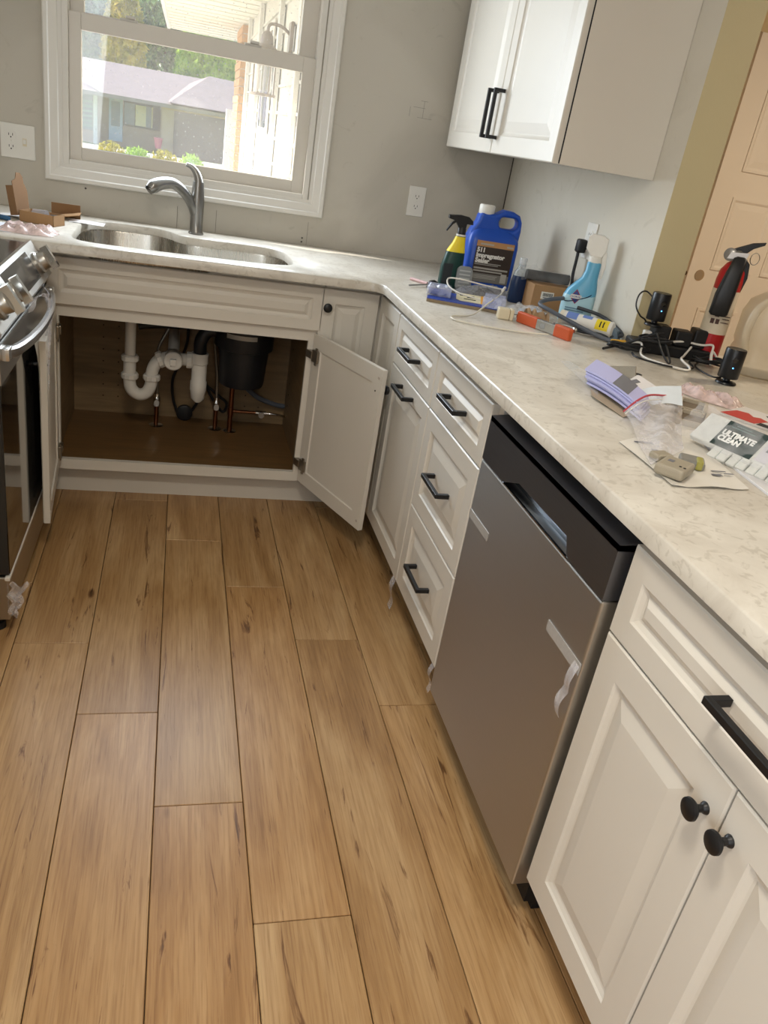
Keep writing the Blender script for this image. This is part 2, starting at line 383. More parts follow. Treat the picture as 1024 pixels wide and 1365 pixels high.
# seams in the plaster under the window, filled screw holes
def seam(pts, w=.0018, m=mat('seam_grey', '77736b', .8)):
    b = MB()
    for (x0, z0), (x1, z1) in zip(pts[:-1], pts[1:]): b.box(min(x0, x1)-w/2, -.0008, min(z0, z1), max(x0, x1)+w/2, .001, max(z0, z1))
    b.build('seam', m, wb)
seam([(-1.345, .914), (-1.345, .995)]); seam([(-1.195, .914), (-1.195, 1.0)]); seam([(-.826, .914), (-.826, 1.005)], .0012)
for x, z in ((-1.685, 1.012), (-.845, .94), (-.846, .925)):
    MB().lathe([(.004, 0), (.003, .0012)], (x, 0, z), 8, (0, -1, 0)).build('screw_hole', mat('hole_grey', '55504a', .9), wb)
sq = mat('pencil_grey', '8f8b84', .8)
for (x, z, w_, h_) in ((-.435, 1.515, .03, .0015), (-.462, 1.49, .05, .0015), (-.44, 1.455, .06, .0015), (-.475, 1.455, .0015, .035), (-.42, 1.455, .0015, .06)):
    MB().box(x, -.0006, z, x+w_, .001, z+h_).build('pencil_mark', sq, wb)

wr = struct(MB().box(0, -1.25, -.12, .12, 0, 2.5).build('wall_right', WALLR))
MB().box(.0005, -1.2515, .914, .119, -1.249, 2.44).build('painted_end', KHAKI, wr)
MB().box(-.0035, -.004, 1.17, -.0005, .0, 1.372).build('corner_gap', mat('crack_dark', '4a433a', .9), wr)
struct(MB().box(-2.57, -6.35, -.12, -2.42, 0, 2.5).build('wall_left', WALLB))
struct(MB().box(-2.57, -6.35, -.12, 4.35, -6.2, 2.5).build('wall_rear', WALLR))
b = MB(); b.box(.12, .30, -.12, 1.11, .42, 2.5); b.box(1.11, .30, 2.06, 1.90, .42, 2.5); b.box(1.90, .30, -.12, 4.35, .42, 2.5); b.box(1.11, .38, -.12, 1.90, .42, 2.06)
struct(b.build('wall_hall', PEACH))
struct(MB().box(4.2, -6.2, -.12, 4.35, .3, 2.5).build('wall_hall_side', PEACH))
struct(MB().box(-2.57, -6.35, 2.44, 4.35, .42, 2.52).build('ceiling', CEIL))
fh = struct(MB().box(.12, 0, -.12, 4.2, .38, 0).build('floor_hall', PLANK))

# hall door leaf standing open, its casing behind
d2 = thing('door_1', 'white panelled door leaf with empty knob bore behind the counter', 'door', (1.11, .2, .012)); del d2['category']; del d2['label']; struct(d2)
b = MB(); b.box(0, 0, 0, .76, .035, 2.03)
b.build('door_leaf', DOORP, d2)
for (x0, z0, x1, z1) in ((.115, .23, .355, .83), (.405, .23, .645, .83), (.115, 1.02, .355, 1.36), (.115, 1.475, .355, 1.90), (.405, 1.02, .645, 1.36), (.405, 1.475, .645, 1.90)):
    b = MB(); d = .006
    vs = [(x0, 0, z0), (x1, 0, z0), (x1, 0, z1), (x0, 0, z1)]
    def ring(i, y): return [(x0+i, y, z0+i), (x1-i, y, z0+i), (x1-i, y, z1-i), (x0+i, y, z1-i)]
    R = [ring(0, .001), ring(.0, -.006), ring(.012, -.006), ring(.022, -.001), ring(.05, -.004)]
    b.loft(R); b.build('door_panel', DOORP, d2)
b = MB(); b.lathe([(.027, 0), (.027, .0015)], (.067, 0, .985), 24, (0, -1, 0)); b.build('knob_bore_rim', mat('bore_wood', 'a58a66', .7), d2)
MB().lathe([(.022, 0), (.022, .003)], (.062, 0, .985), 24, (0, -1, 0)).build('knob_bore', mat('bore_shadow', '9b8569', .8), d2)
MB().lathe([(.011, 0), (.011, .0015)], (0, .017, .985), 16, (-1, 0, 0)).build('latch_hole', mat('latch_dark', '6a5540', .8), d2)
c1 = MB().box(1.035, .275, 0, 1.105, .30, 2.06, bev=.003).build('trim_1', mat('casing_tan', 'c9a47a', .5)); struct(c1)
MB().box(1.055, .268, 1.42, 1.085, .2755, 1.60, bev=.001).build('hinge_plate', mat('hinge_bronze', '5b4a34', .4, .6), c1)

# ------------------------------------------------------------------ window
win = bpy.data.objects.new('window_1', None); COL.objects.link(win); win.location = (-1.30, 0, 1.085); struct(win)
def wpart(name, m, boxes, bev=.002, parent=None, y=None):
    b = MB()
    for q in boxes: b.box(q[0]+1.30, q[1], q[2]-1.085, q[3]+1.30, q[4], q[5]-1.085, bev=bev)
    return b.build(name, m, parent or win)
x0, x1, z0, z1 = -1.825, -.775, 1.028, 2.10; iw = .062
b = MB()     # casing with a stepped profile, mitred: loft of rectangular rings
def rg(o, y): return [(x0+o+1.30, y, z0+o-1.085), (x1-o+1.30, y, z0+o-1.085), (x1-o+1.30, y, z1-o-1.085), (x0+o+1.30, y, z1-o-1.085)]
rings = [rg(0, 0), rg(0, -.016), rg(.004, -.020), rg(.016, -.020), rg(.020, -.016), rg(.046, -.013), rg(.050, -.009), rg(.062, -.009), rg(.062, .0)]
n = 4; vs = [v for r in rings for v in r]; N = len(rings)
b.faces(vs, [(i*n+k, i*n+(k+1) % n, ((i+1) % N)*n+(k+1) % n, ((i+1) % N)*n+k) for i in range(N) for k in range(n)])
b.build('casing', TRIM, win)
jx0, jx1, jz0, jz1 = WX0+.001, WX1-.001, WZ0+.001, WZ1-.001
wpart('jamb', TRIM, [(jx0, -.006, jz0, jx0+.022, .139, jz1), (jx1-.022, -.006, jz0, jx1, .139, jz1), (jx0+.022, -.006, jz0, jx1-.022, .139, jz0+.022), (jx0+.022, -.006, jz1-.022, jx1-.022, .139, jz1)])
GL = glass_mat('dusty_glass', .15); SASH = mat('sash_vinyl', 'd2ccc2', .35)
sx0, sx1 = -1.742, -.862
wpart('lower_sash', SASH, [(sx0, .012, 1.107, -1.700, .045, 1.588), (-.910, .012, 1.107, sx1, .045, 1.588), (-1.700, .012, 1.107, -.910, .045, 1.152), (-1.700, .010, 1.535, -.910, .045, 1.588)])
wpart('upper_sash', SASH, [(sx0, .055, 1.55, -1.694, .088, 2.006), (-.924, .055, 1.55, sx1, .088, 2.006), (-1.694, .055, 1.55, -.924, .088, 1.594), (-1.694, .055, 1.965, -.924, .088, 2.006)])
wpart('lower_pane', GL, [(-1.700, .026, 1.152, -.910, .029, 1.535)], 0); wpart('upper_pane', GL, [(-1.694, .07, 1.594, -.924, .073, 1.965)], 0)
for lx in (-1.54, -1.10):
    b = MB(); b.box(lx-.03+1.30, .018, 1.588-1.085, lx+.03+1.30, .040, 1.597-1.085, bev=.002); b.box(lx-.012+1.30, .014, 1.597-1.085, lx+.022+1.30, .032, 1.607-1.085, bev=.003)
    b.build('sash_lock', mat('lock_white', 'c9c6bf', .3), win)

# ------------------------------------------------------------------ outdoors
LAWN = mat('lawn_grass', '7d9c3a', .9, var=.25, vscale=3); ROAD = mat('pale_concrete', 'c4c0b8', .9, var=.06, vscale=2)
struct(MB().box(-60, .14, -.6, 60, 30, -.5).build('near_ground', ROAD))
struct(MB().box(-60, 29, -2.2, 60, 140, -1.62).build('far_lawn', LAWN))
ext = struct(MB().box(-.80, .14, -.5, -.55, 5.08, 2.1).build('wall_wing', mat('white_siding', 'd9d5c8', .6)))
for zz in [(.0 + .14*i) for i in range(15)]:
    MB().box(-.812, .14, zz-.01, -.80, 4.9, zz+.004).build('siding_board', MC['white_siding'], ext)
BRK = mat('tan_brick', 'c79a6b', .8, var=.12, vscale=6)
col = thing('brick_pier', 'tan brick pier at the far end of the porch wall', 'pier', (-.86, 5.1, -.5))
MB().box(.012, .012, 0, .25, .90, 2.6).build('mortar_core', mat('mortar', 'cfc4b0', .9), col)
for i in range(36):
    for k in range(4):
        o_ = .0 if i % 2 else .11
        ya = max(0, k*.23 - o_); yb = min(.91, k*.23 + .22 - o_)
        if yb - ya > .03: MB().box(0, ya, i*.072+.004, .014, yb, i*.072+.066).build('brick', BRK, col)
    MB().box(.016, 0, i*.072+.004, .24, .013, i*.072+.066).build('brick', BRK, col)
sof = struct(MB().box(-1.54, .16, 2.10, .9, 7.4, 2.13).build('porch_soffit', mat('soffit_cream', 'e0dccb', .7)))
for i in range(24): MB().box(-1.53, .3+i*.3, 2.094, .2, .31+i*.3, 2.10).build('soffit_groove', MC['soffit_cream'], sof)
struct(MB().box(-1.57, .16, 2.09, -1.54, 7.43, 2.26).build('trim_2', mat('fascia_white', 'dcdad2', .6)))
pw = thing('porch_window', 'narrow dark porch window with white frame in the side wall', 'window', (-.812, 2.62, 1.30)); del pw['category']; del pw['label']; pw['kind'] = 'structure'; pw.name = 'window_2'
MB().box(-.012, -.28, -.05, .0, .42, .62, bev=.003).build('window_frame', TRIM, pw)
MB().box(-.016, -.20, 0, -.010, .34, .56).build('pane', mat('dark_pane', '3d4a5c', .08), pw)
MB().box(-.025, .06, 0, -.012, .08, .56).build('mullion', TRIM, pw)
for yy in (.9, 1.9, 3.4, 4.6): struct(MB().box(-.835, yy, -.5, -.812, yy+.1, 2.1).build('trim_3', MC['fascia_white']))
lan = thing('wall_lantern', 'bronze bell-shaped wall lantern outside the window', 'lantern', (-.812, 1.35, 1.74))
BRZ = mat('lantern_bronze', '8a7f74', .45, .5)
MB().box(-.02, -.05, -.08, 0, .05, .08, bev=.006).build('back_plate', BRZ, lan)
MB().tube([(-.01, 0, .02), (-.06, 0, .05), (-.12, 0, .05), (-.13, 0, .0)], .008).build('arm', BRZ, lan, True)
MB().lathe([(.012, .02), (.03, 0), (.035, -.04), (.06, -.06), (.075, -.085)], (-.13, 0, 0), 20).build('hood', BRZ, lan, True)
MB().lathe([(.045, -.26), (.05, -.085)], (-.13, 0, 0), 20).build('glass_cylinder', GL, lan, True)
b = MB()
for k in range(4):
    a = k*PI/2+.4; b.cyl((-.13+.062*math.cos(a), .062*math.sin(a), -.27), (-.13+.062*math.cos(a), .062*math.sin(a), -.08), .004, 6)
b.lathe([(.066, 0), (.066, .012)], (-.13, 0, -.28), 20); b.build('cage', BRZ, lan)
struct(MB().box(-.87, 7.0, -.5, 6, 7.2, 1.38).build('wall_garden', mat('white_stucco', 'e6e4de', .8)))

# neighbour house across the street
H0 = 52.0; k_ = (H0+3.405)/25.405
def hx(x22): return -1.332 + (x22+1.332)*k_
def hz(z22): return 1.3591 + (z22-1.3591)*k_
nh = thing('ranch_house', 'long low brick ranch house with mauve shingle roof across the street', 'house', (hx(-2.5), H0, hz(.0)))
ox, oz = hx(-2.5), hz(.0)
def hb(name, m, xa, xb, za, zb, y0=0, y1=.3, parent=None, bev=0):
    return MB().box(hx(xa)-ox, y0, hz(za)-oz, hx(xb)-ox, y1, hz(zb)-oz, bev=bev).build(name, m, parent or nh)
HB = mat('house_brick', 'a59287', .85, var=.08, vscale=1.5); RF = mat('mauve_shingle', '857b7c', .85, var=.25, vscale=2.0)
hb('wall', HB, -7, 3, -.3, 1.34, .2, 8)
hb('garage_wall', mat('garage_brick', 'b8a294', .85, var=.08), -1.95, 3, -.3, 1.30, -1.2, .2)
hb('garage_door', mat('garage_dark', '4f474c', .6), -1.62, 1.2, -.2, 1.14, -1.28, -1.2)
hb('garage_lintel', mat('lintel_tan', 'b99a72', .7), -1.95, 3, 1.14, 1.28, -1.26, -1.2)
fr = hb('front_door', mat('pale_blue_door', 'a9bdd8', .4), -3.36, -3.0, .12, 1.2, .1, .2)
hb('door_pane', mat('house_glass', '6d7f8c', .1), -3.30, -3.07, .5, 1.12, .06, .1, fr)
hb('shutter_bay', mat('bay_dark', '4a4248', .6), -2.98, -2.0, .55, 1.22, .12, .2)
w1 = hb('window', mat('curtain_cream', 'ddd2ae', .5), -2.66, -2.2, .6, 1.12, .05, .12); hb('pane', MC['house_glass'], -2.38, -2.24, .6, 1.12, .02, .05, w1); hb('pane', MC['house_glass'], -2.95, -2.68, .6, 1.14, .04, .12)
hb('window', MC['house_glass'], -4.6, -3.78, .3, 1.2, .1, .2)
for i in range(6): hb('louvre', mat('louvre_teal', '7fa59a', .6), -4.6, -3.78, .38+i*.12, .43+i*.12, .04, .1)
hb('porch_post', mat('post_pale', 'cfcfd0', .6), -3.72, -3.62, -.2, 1.25, -1.0, -.8)
b = MB(); e0, r0 = hz(1.28)-oz, hz(1.95)-oz
b.prism([(-2.6, e0), (5, r0+.35), (12, e0), (12, e0-.2), (-2.6, e0-.2)], hx(-9)-ox, hx(3.2)-ox, 'x'); b.build('roof', RF, nh)
b = MB(); gx0, gxp, gx1 = hx(-1.75)-ox, hx(-.72)-ox, hx(.6)-ox
b.faces([(gx0, -3.2, e0+.1), (gx1+3, -3.2, e0+.1), (gxp, 1.0, hz(2.16)-oz), (gxp+5, 6, hz(2.16)-oz), (gx0-.5, 6, e0+.6)], [(0, 1, 2), (1, 3, 2), (0, 2, 4), (2, 3, 4), (0, 4, 3, 1)]); b.build('hip_roof', RF, nh)
b = MB(); b.cyl((hx(-4.2)-ox, -1.2, hz(1.62)-oz), (hx(-3.45)-ox, -2.8, hz(1.31)-oz), .06, 6); b.build('valley_flashing', MC['fascia_white'], nh)

def foliage(name, label, cat, loc, rx, ry, rz, n, leaf, m, seed, group=None, trunk=True):
    rnd = random.Random(seed); t = thing(name, label, cat, loc, group=group); b = MB()
    for i in range(n):
        u = rnd.uniform(-1, 1); a = rnd.uniform(0, 2*PI); rr_ = rnd.uniform(.45, 1.0)**.5; s_ = math.sqrt(1-u*u)
        p = Vector((rx*s_*math.cos(a)*rr_, ry*s_*math.sin(a)*rr_, rz*(1+u*rr_)))
        q = Euler((rnd.uniform(0, 6), rnd.uniform(0, 6), rnd.uniform(0, 6))).to_matrix(); l = leaf*rnd.uniform(.6, 1.3)
        b.faces([p+q @ Vector(v) for v in ((-l, -l*.5, 0), (0, -l*.2, l*.25), (l, 0, 0), (0, l*.5, l*.2))], [(0, 1, 2, 3)])
    o = b.build('foliage', m, t, fix=False); stuff(o)
    if trunk: MB().lathe([(rx*.08, -rz*.6), (rx*.05, rz*1.2)], (0, 0, 0), 10).build('trunk', mat('bark', '5b4a3a', .9), t)
    return t
def leaf_mat(name, c0, c1, sc):
    m = bpy.data.materials.new(name); m.use_nodes = True; t = m.node_tree; n = t.nodes; n.clear()
    out = n.new('ShaderNodeOutputMaterial'); d = n.new('ShaderNodeBsdfDiffuse'); tl_ = n.new('ShaderNodeBsdfTranslucent'); mx = n.new('ShaderNodeMixShader'); mx.inputs[0].default_value = .45
    tc = n.new('ShaderNodeTexCoord'); z = n.new('ShaderNodeTexNoise'); z.inputs['Scale'].default_value = sc; z.inputs['Detail'].default_value = 3
    r = n.new('ShaderNodeValToRGB'); e = r.color_ramp.elements; e[0].position = .38; e[0].color = srgb(c0); e[1].position = .62; e[1].color = srgb(c1)
    t.links.new(tc.outputs['Object'], z.inputs[0]); t.links.new(z.outputs[0], r.inputs[0])
    for q in (d, tl_): t.links.new(r.outputs[0], q.inputs[0])
    t.links.new(d.outputs[0], mx.inputs[1]); t.links.new(tl_.outputs[0], mx.inputs[2]); t.links.new(mx.outputs[0], out.inputs[0]); return m
FG = leaf_mat('leaf_blue_green', '4a6e66', 'a8c49c', 1.3); FY = leaf_mat('leaf_yellow', 'a8a038', 'f4dc68', 1.3); FB = leaf_mat('leaf_bright_green', '78a838', 'd0e868', 1.1)
FD = leaf_mat('leaf_deep_green', '40644c', '9cba78', 1.4)
TG = 'trees behind the ranch house'
for i, (x22, z0_, y_, rx, rz, mm, lab) in enumerate([
    (-4.6, 1.5, 72, 4.0, 8, FG, 'blue-green tree above the left end of the ranch roof'),
    (-3.0, 1.6, 70, 1.6, 6.0, FY, 'yellow autumn tree between two dark green trees'),
    (-1.9, 1.5, 78, 3.2, 9, FD, 'deep green tree behind the middle of the ranch roof'),
    (-.85, 1.4, 70, 2.4, 6.0, FB, 'bright lime-green tree beside the brick pier'),
    (-3.6, 1.6, 86, 6.0, 10, FD, 'dark green tree rising behind the yellow tree'),
    (-.2, 1.5, 96, 8.0, 11, FG, 'tall grey-green tree furthest right beyond the garage')]):
    k2 = (y_+3.405)/25.405
    foliage('leafy_tree', lab, 'tree', (-1.332+(x22+1.332)*k2, y_, 1.36+(z0_-1.36)*k2-2.5), rx, rx*.7, rz*.75, 6500, .36, mm, 10+i, group=TG)
for i, (x22, zz, r_, lab, mm) in enumerate([(-3.3, .02, .42, 'yellow-green shrub at the left end of the front hedge', FY), (-2.6, -.02, .40, 'green shrub in front of the pale blue door', FB), (-1.85, .0, .42, 'low yellow-green shrub before the garage wall', FY), (-1.1, .02, .36, 'small lime shrub beside the white garden wall', FB)]):
    k2 = (12+3.405)/25.405; top = 1.36+(zz+.10-1.36)*k2; hh = (top+.5)/2
    foliage('garden_shrub', lab, 'shrub', (-1.332+(x22+1.332)*k2, 12, -.5), r_*.85, .4, hh, 1700, .05, mm, 40+i, group='shrubs along the front garden', trunk=False)
fh_ = thing('pink_pot', 'small pink pot standing before the ranch house wall', 'pot', (hx(-2.0), H0-2.5, hz(.16)))
MB().lathe([(.16, 0), (.24, .5), (.27, .54), (.25, .58)], n=14).build('pot', mat('pink_pot', 'd6708c', .6), fh_)

# ------------------------------------------------------------------ cabinets
def panel_front(name, w_, h_, parent, loc, rz, fw=.055, t=.02, m=None, back=False):
    """raised-panel door/drawer front: local x = width, z = height, -y = outward; origin = lower left, back face at y=0"""
    b = MB(); fw = min(fw, w_*.3, h_*.28)
    def ring(i, y): return [(i, y, i), (w_-i, y, i), (w_-i, y, h_-i), (i, y, h_-i)]
    rb = max(.012, min(.03, (min(w_, h_)/2-fw-.02)*.5))
    R = [ring(.0, 0), ring(0, -t+.003), ring(.003, -t), ring(fw, -t), ring(fw+.003, -t+.004), ring(fw+.010, -t+.008), ring(fw+.014, -t+.009), ring(fw+.014+rb, -t+.002), ring(fw+.018+rb, -t+.002)]
    if back: R = [ring(fw+.004, -.006), ring(fw, 0)] + R
    b.loft(R); return b.build(name, m or CAB, parent, loc=loc, rotz=rz)
def bar_pull(parent, p, rz=0, L=.142, vertical=False):
    """square bar pull; p = centre on the surface, local -y outward"""
    b = MB(); h = L/2; s = .006
    b.box(-h, -.038, -s, h, -.027, s, bev=.001, seg=1); b.box(-h, -.028, -s, -h+.011, 0, s, bev=.0008, seg=1); b.box(h-.011, -.028, -s, h, 0, s, bev=.0008, seg=1)
    o = b.build('handle', BLACK, parent, loc=p, rotz=rz)
    if vertical: o.rotation_euler = (0, PI/2, 0) if rz == 0 else (Matrix.Rotation(rz, 3, 'Z') @ Matrix.Rotation(PI/2, 3, 'Y')).to_euler()
    return o
def round_knob(parent, p, rz=0, r=.016):
    b = MB(); b.lathe([(.009, 0), (.008, .003), (.0055, .006), (.0055, .016), (r*.8, .019), (r, .023), (r*.97, .027), (r*.7, .030), (0.001, .031)], (0, 0, 0), 24, (0, -1, 0))
    return b.build('knob', BLACK, parent, True, loc=p, rotz=rz)
RZ = -PI/2; ZT = .862; ZD = .7021; ZB = .124

# sink base cabinet -------------------------------------------------
sk = thing('sink_cabinet', 'white sink base cabinet with both doors open and plumbing inside', 'cabinet', (0, 0, 0))
XL, XR, FYF = -1.745, -.832, -.61
b = MB()
b.box(XL, FYF, .114, -1.707, -.59, .876); b.box(-.870, FYF, .114, XR, -.59, .876); b.box(-1.707, FYF, .114, -.870, -.59, .152); b.box(-1.707, FYF, .668, -.870, -.59, .876)
b.build('face_frame', CAB, sk)
b = MB(); b.box(XL, -.59, .114, XL+.015, -.02, .876); b.build('side_panel', CABIN, sk); MB().box(XR-.015, -.59, .114, XR, -.02, .876).build('side_panel', CABIN, sk)
MB().box(XL+.015, -.025, .114, XR-.015, -.015, .80).build('back_panel', CABIN, sk)
MB().box(XL+.015, -.59, .115, XR-.015, -.025, .13).build('cabinet_floor', CABFL, sk)
struct(MB().box(-1.90, -.545, 0, -.562, -.53, .113).build('baseboard_back', CAB))
panel_front('false_front', XR-.002-(XL+.004), ZT-.7095, sk, (XL+.004, FYF, .7095), 0, .038)
MB().box(-1.90, FYF, .114, XL-.002, -.59, .876).build('filler', CAB, sk)
PINS = mat('pin_hole', '3a2c1e', .9)
b = MB()
for xx in (XL+.13, XL+.19, XR-.19, XR-.13):
    for i in range(8): b.box(xx-.0025, -.0262, .2+i*.05, xx+.0025, -.0245, .205+i*.05)
for yy in (-.50, -.12):
    for i in range(9): b.box(XR-.0165, yy-.003, .2+i*.05, XR-.0145, yy+.003, .206+i*.05)
stuff(b.build('shelf_pin_holes', PINS, sk))
HNG = mat('hinge_nickel', '8e867a', .3, .9)
def open_door(hx_, side, ang, knob):
    """flat-back door swung open about its hinge; side = +1: door extends +local x"""
    W, Hh = .437, .576
    b = MB(); t = .02
    # local: x along the width from the hinge, inner face at y=0, outer (raised) face at y=-t
    def ring(i, y): return [(i, y, i), (W-i, y, i), (W-i, y, Hh-i), (i, y, Hh-i)]
    fw = .055
    R = [ring(fw+.004, -.005), ring(fw, -.0045), ring(fw-.002, 0), ring(0, 0), ring(0, -t+.003), ring(.003, -t), ring(fw, -t), ring(fw+.003, -t+.004), ring(fw+.012, -t+.0085), ring(fw+.045, -t+.002), ring(fw+.048, -t+.002)]
    b.loft(R)
    if side < 0:
        for v in b.bm.verts: v.co.x = -v.co.x
    d = b.build('door', CAB, sk, loc=(hx_, FYF-.012, ZB), rotz=ang)
    for zz in (.075, .50):
        b = MB(); s = side
        xa, xb = sorted((s*.012, s*.05)); b.box(xa, 0, zz-.022, xb, .010, zz+.022, bev=.002)
        xa, xb = sorted((s*.03, s*.044)); b.box(xa, .004, zz-.032, xb, .009, zz+.032, bev=.002)
        xa, xb = sorted((-s*.022, s*.016)); b.box(xa, -.004, zz-.014, xb, .014, zz+.014, bev=.002)
        b.build('hinge', HNG, d)
    b = MB()
    for zz in (.03, Hh-.03): b.lathe([(.006, 0), (.005, .0015)], (side*(W-.018), 0, zz), 10, (0, 1, 0))
    b.build('bumper', mat('bumper_clear', 'b9aea2', .3), d)
    MB().lathe([(.003, 0), (.003, .001)], (side*(W-.028), 0, .50), 8, (0, 1, 0)).build('screw_hole', DARKGAP, d)
    round_knob(d, (side*(W-.028), -.02, .50))
    return d
# right door: closed it would extend in -x from its hinge; swung outwards 112 degrees
open_door(-.852, -1, math.radians(112), True)
open_door(-1.712, 1, math.radians(-86), True)

# corner cabinet: two narrow doors meeting in the corner ---------------------
cc = thing('corner_cabinet', 'white corner cabinet with two narrow raised panel doors and round knobs', 'cabinet', (0, 0, 0))
b = MB(); b.box(-.830, -.61, .114, -.612, -.59, .876); b.box(-.612, -.915, .114, -.600, -.61, .876); b.box(-.830, -.588, .09, -.60, -.58, .87)
b.build('body', CAB, cc)
panel_front('door', .207, ZT-ZB, cc, (-.845+.003, FYF, ZB), 0, .05)
panel_front('door', .274, ZT-ZB, cc, (-.612, -.637, ZB), RZ, .05)
round_knob(cc, (-.822, -.63, .800)); round_knob(cc, (-.632, -.875, .592), RZ)
struct(MB().box(-.56, -2.45, 0, -.545, -.60, .114).build('baseboard_right', mat('toe_dark', '6d6558', .7)))

def right_cab(name, label, ya, yb, fronts, side_panels=True):
    t = thing(name, label, 'cabinet', (-.612, ya, 0))
    W = ya-yb
    # local frame: x -> -y world, -y -> -x world ; use rotated empties
    t.rotation_euler = (0, 0, RZ)
    b = MB(); b.box(0, .0, .114, W, .58, .876); b.build('body', CAB, t)
    return t, W
def front(t, kind, xa, xb, za, zb, fw=.05):
    g = .0015; return panel_front(kind, xb-xa-2*g, zb-za-2*g, t, (xa+g, 0, za+g), 0, fw)
Y1, Y2, Y3 = -.9131, -1.366, -1.803
t, W = right_cab('pull_out_cabinet', 'narrow white cabinet with one drawer over a tall panel door', Y1-.002, Y2, None)
t['label'] = 'white base cabinet with one drawer over a tall panel door, beside the corner'
d = front(t, 'drawer', 0, W, ZD, ZT+.0015, .04); bar_pull(d, (W/2, -.02, .082))
d = front(t, 'door', 0, W, ZB, ZD); bar_pull(d, (W/2, -.02, ZD-ZB-.035))
t, W = right_cab('drawer_cabinet', 'white base cabinet with three stacked drawers left of the dishwasher', Y2-.001, Y3, None)
for za, zb, hz_ in ((ZD, ZT+.0015, .783), (.4025, ZD, .556), (ZB, .4025, .270)):
    d = front(t, 'drawer', 0, W, za, zb, .04 if za == ZD else .05); bar_pull(d, (W/2, -.02, hz_-za))
MB().box(W+.001, -.002, .114, W+.028, .4, .862).build('filler', CAB, t)
C1, C2, C3 = -2.4538, -2.80, -3.15
t, W = right_cab('end_cabinet', 'large white cabinet with wide drawer over two doors right of dishwasher', C1-.001, C3, None)
d = front(t, 'drawer', 0, W, ZD, ZT+.0015, .045); bar_pull(d, (W/2, -.02, .086))
hw = C1-C2
d = front(t, 'door', 0, hw, ZB, ZD, .058); round_knob(d, (hw-.032, -.02, .637-ZB))
d = front(t, 'door', hw, W, ZB, ZD, .058); round_knob(d, (.022, -.02, .637-ZB))
MB().box(0, .075, 0, W, .09, .114).build('toe_kick', CAB, t)
# rest of the run past the frame, so the counter is carried
t, W = right_cab('far_end_cabinet', 'plain white base cabinet carrying the near end of the counter', C3-.002, -4.05, None)
front(t, 'door', 0, W/2, ZB, ZT); front(t, 'door', W/2, W, ZB, ZT); MB().box(0, .075, 0, W, .09, .114).build('toe_kick', CAB, t)

# scraps of protective film hanging off the cabinet bottoms
for (x, y, z, w_, h_, lab) in ((-.635, -1.365, .02, .035, .11, 'torn strip of clear film under the tall panel door'), (-.632, -1.80, .04, .02, .09, 'torn strip of clear film under the bottom drawer')):
    b = MB(); b.sheet(lambda u, v: (x+.006*math.sin(v*7), y+u*w_, z+v*h_), 4, 8, .0008)
    tag(b.build('film_scrap', FILM2, None, True), lab, 'film')

# dishwasher --------------------------------------------------------------
dw = thing('dishwasher', 'stainless dishwasher with dark control band and pocket handle', 'dishwasher', (-.65, -1.8464, 0), RZ)
DWW = .598   # local x -> -y, -y -> outward
b = MB(); b.box(.006, .045, .03, DWW-.006, .60, .868); b.build('tub', mat('tub_black', '0d0d0f', .6), dw)
b = MB(); b.box(0, 0, .09, DWW, .045, .747, bev=.004); b.build('door', SS, dw)
# control band with a pocket cut into its lower edge
px0, px1 = .135, .458
b = MB()
prof = [(0.002, .7495), (px0, .7495), (px0+.075, .780), (px1-.020, .783), (px1, .7495), (DWW-.002, .7495), (DWW-.002, .851), (0.002, .851)]
b.prism(prof, 0, .04, 'y'); b.build('control_band', BSS, dw)
b = MB(); b.prism([(px0-.004, .747), (px0+.073, .783), (px1-.018, .786), (px1+.004, .747)], .030, .042, 'y'); b.build('pocket', mat('pocket_steel', '8d97a3', .25, 1), dw)
b = MB(); b.prism([(.0, .851), (.045, .856), (.045, .868), (.06, .868), (.06, .84), (.0, .84)], .002, DWW-.002, 'x'); b.build('top_strip', BSS, dw)
b = MB(); b.box(px0, -.0015, .7475, px1, .004, .7500); b.build('bright_lip', CHR, dw)
MB().box(.01, .07, 0, DWW-.01, .09, .09).build('kick_plate', BLKP, dw)
TAPE = mat('silver_tape', 'b9b7b4', .35, .3, var=.1, vscale=200)
tp = tag(MB().box(-.6512, -1.975, .602, -.6502, -1.849, .622).build('tape_strip', TAPE), 'short flat strip of tape on left edge of dishwasher', 'tape')
t2 = thing('torn_tape', 'torn curling tape strip on the right half of the dishwasher', 'tape', (-.6505, -2.308, .60))
MB().box(-.0012, -.135, .0, .0003, 0, .022).build('flat_end', TAPE, t2)
b = MB(); b.sheet(lambda u, v: (-.004-.008*abs(math.sin(v*6))-.002*u, -.118-.022*u-.003*math.sin(v*7)+.010*v, .020-.115*v), 3, 14, .0006); b.build('dangling_end', FILM2, t2, True)

# counter -------------------------------------------------------------------
hole = [(-1.676, -.42), (-1.676, -.24), (-1.652, -.135), (-1.59, -.085), (-1.50, -.077), (-1.42, -.082), (-1.375, -.115), (-1.335, -.175), (-1.295, -.205), (-1.22, -.212), (-1.10, -.205), (-1.0, -.215), (-.952, -.265), (-.938, -.36), (-.940, -.50), (-.970, -.565), (-1.06, -.595), (-1.2, -.605), (-1.40, -.615), (-1.55, -.615), (-1.64, -.595), (-1.672, -.53)]
def smooth_loop(P, n=4):
    out = []; N = len(P)
    for i in range(N):
        a, b_, c, d = [Vector((*P[(i+j) % N], 0)) for j in (-1, 0, 1, 2)]
        for k in range(n):
            t_ = k/n; q = .5*((2*b_)+(c-a)*t_+(2*a-5*b_+4*c-d)*t_*t_+(3*b_-a-3*c+d)*t_**3); out.append((q.x, q.y))
    return out
HL = smooth_loop(hole, 3)
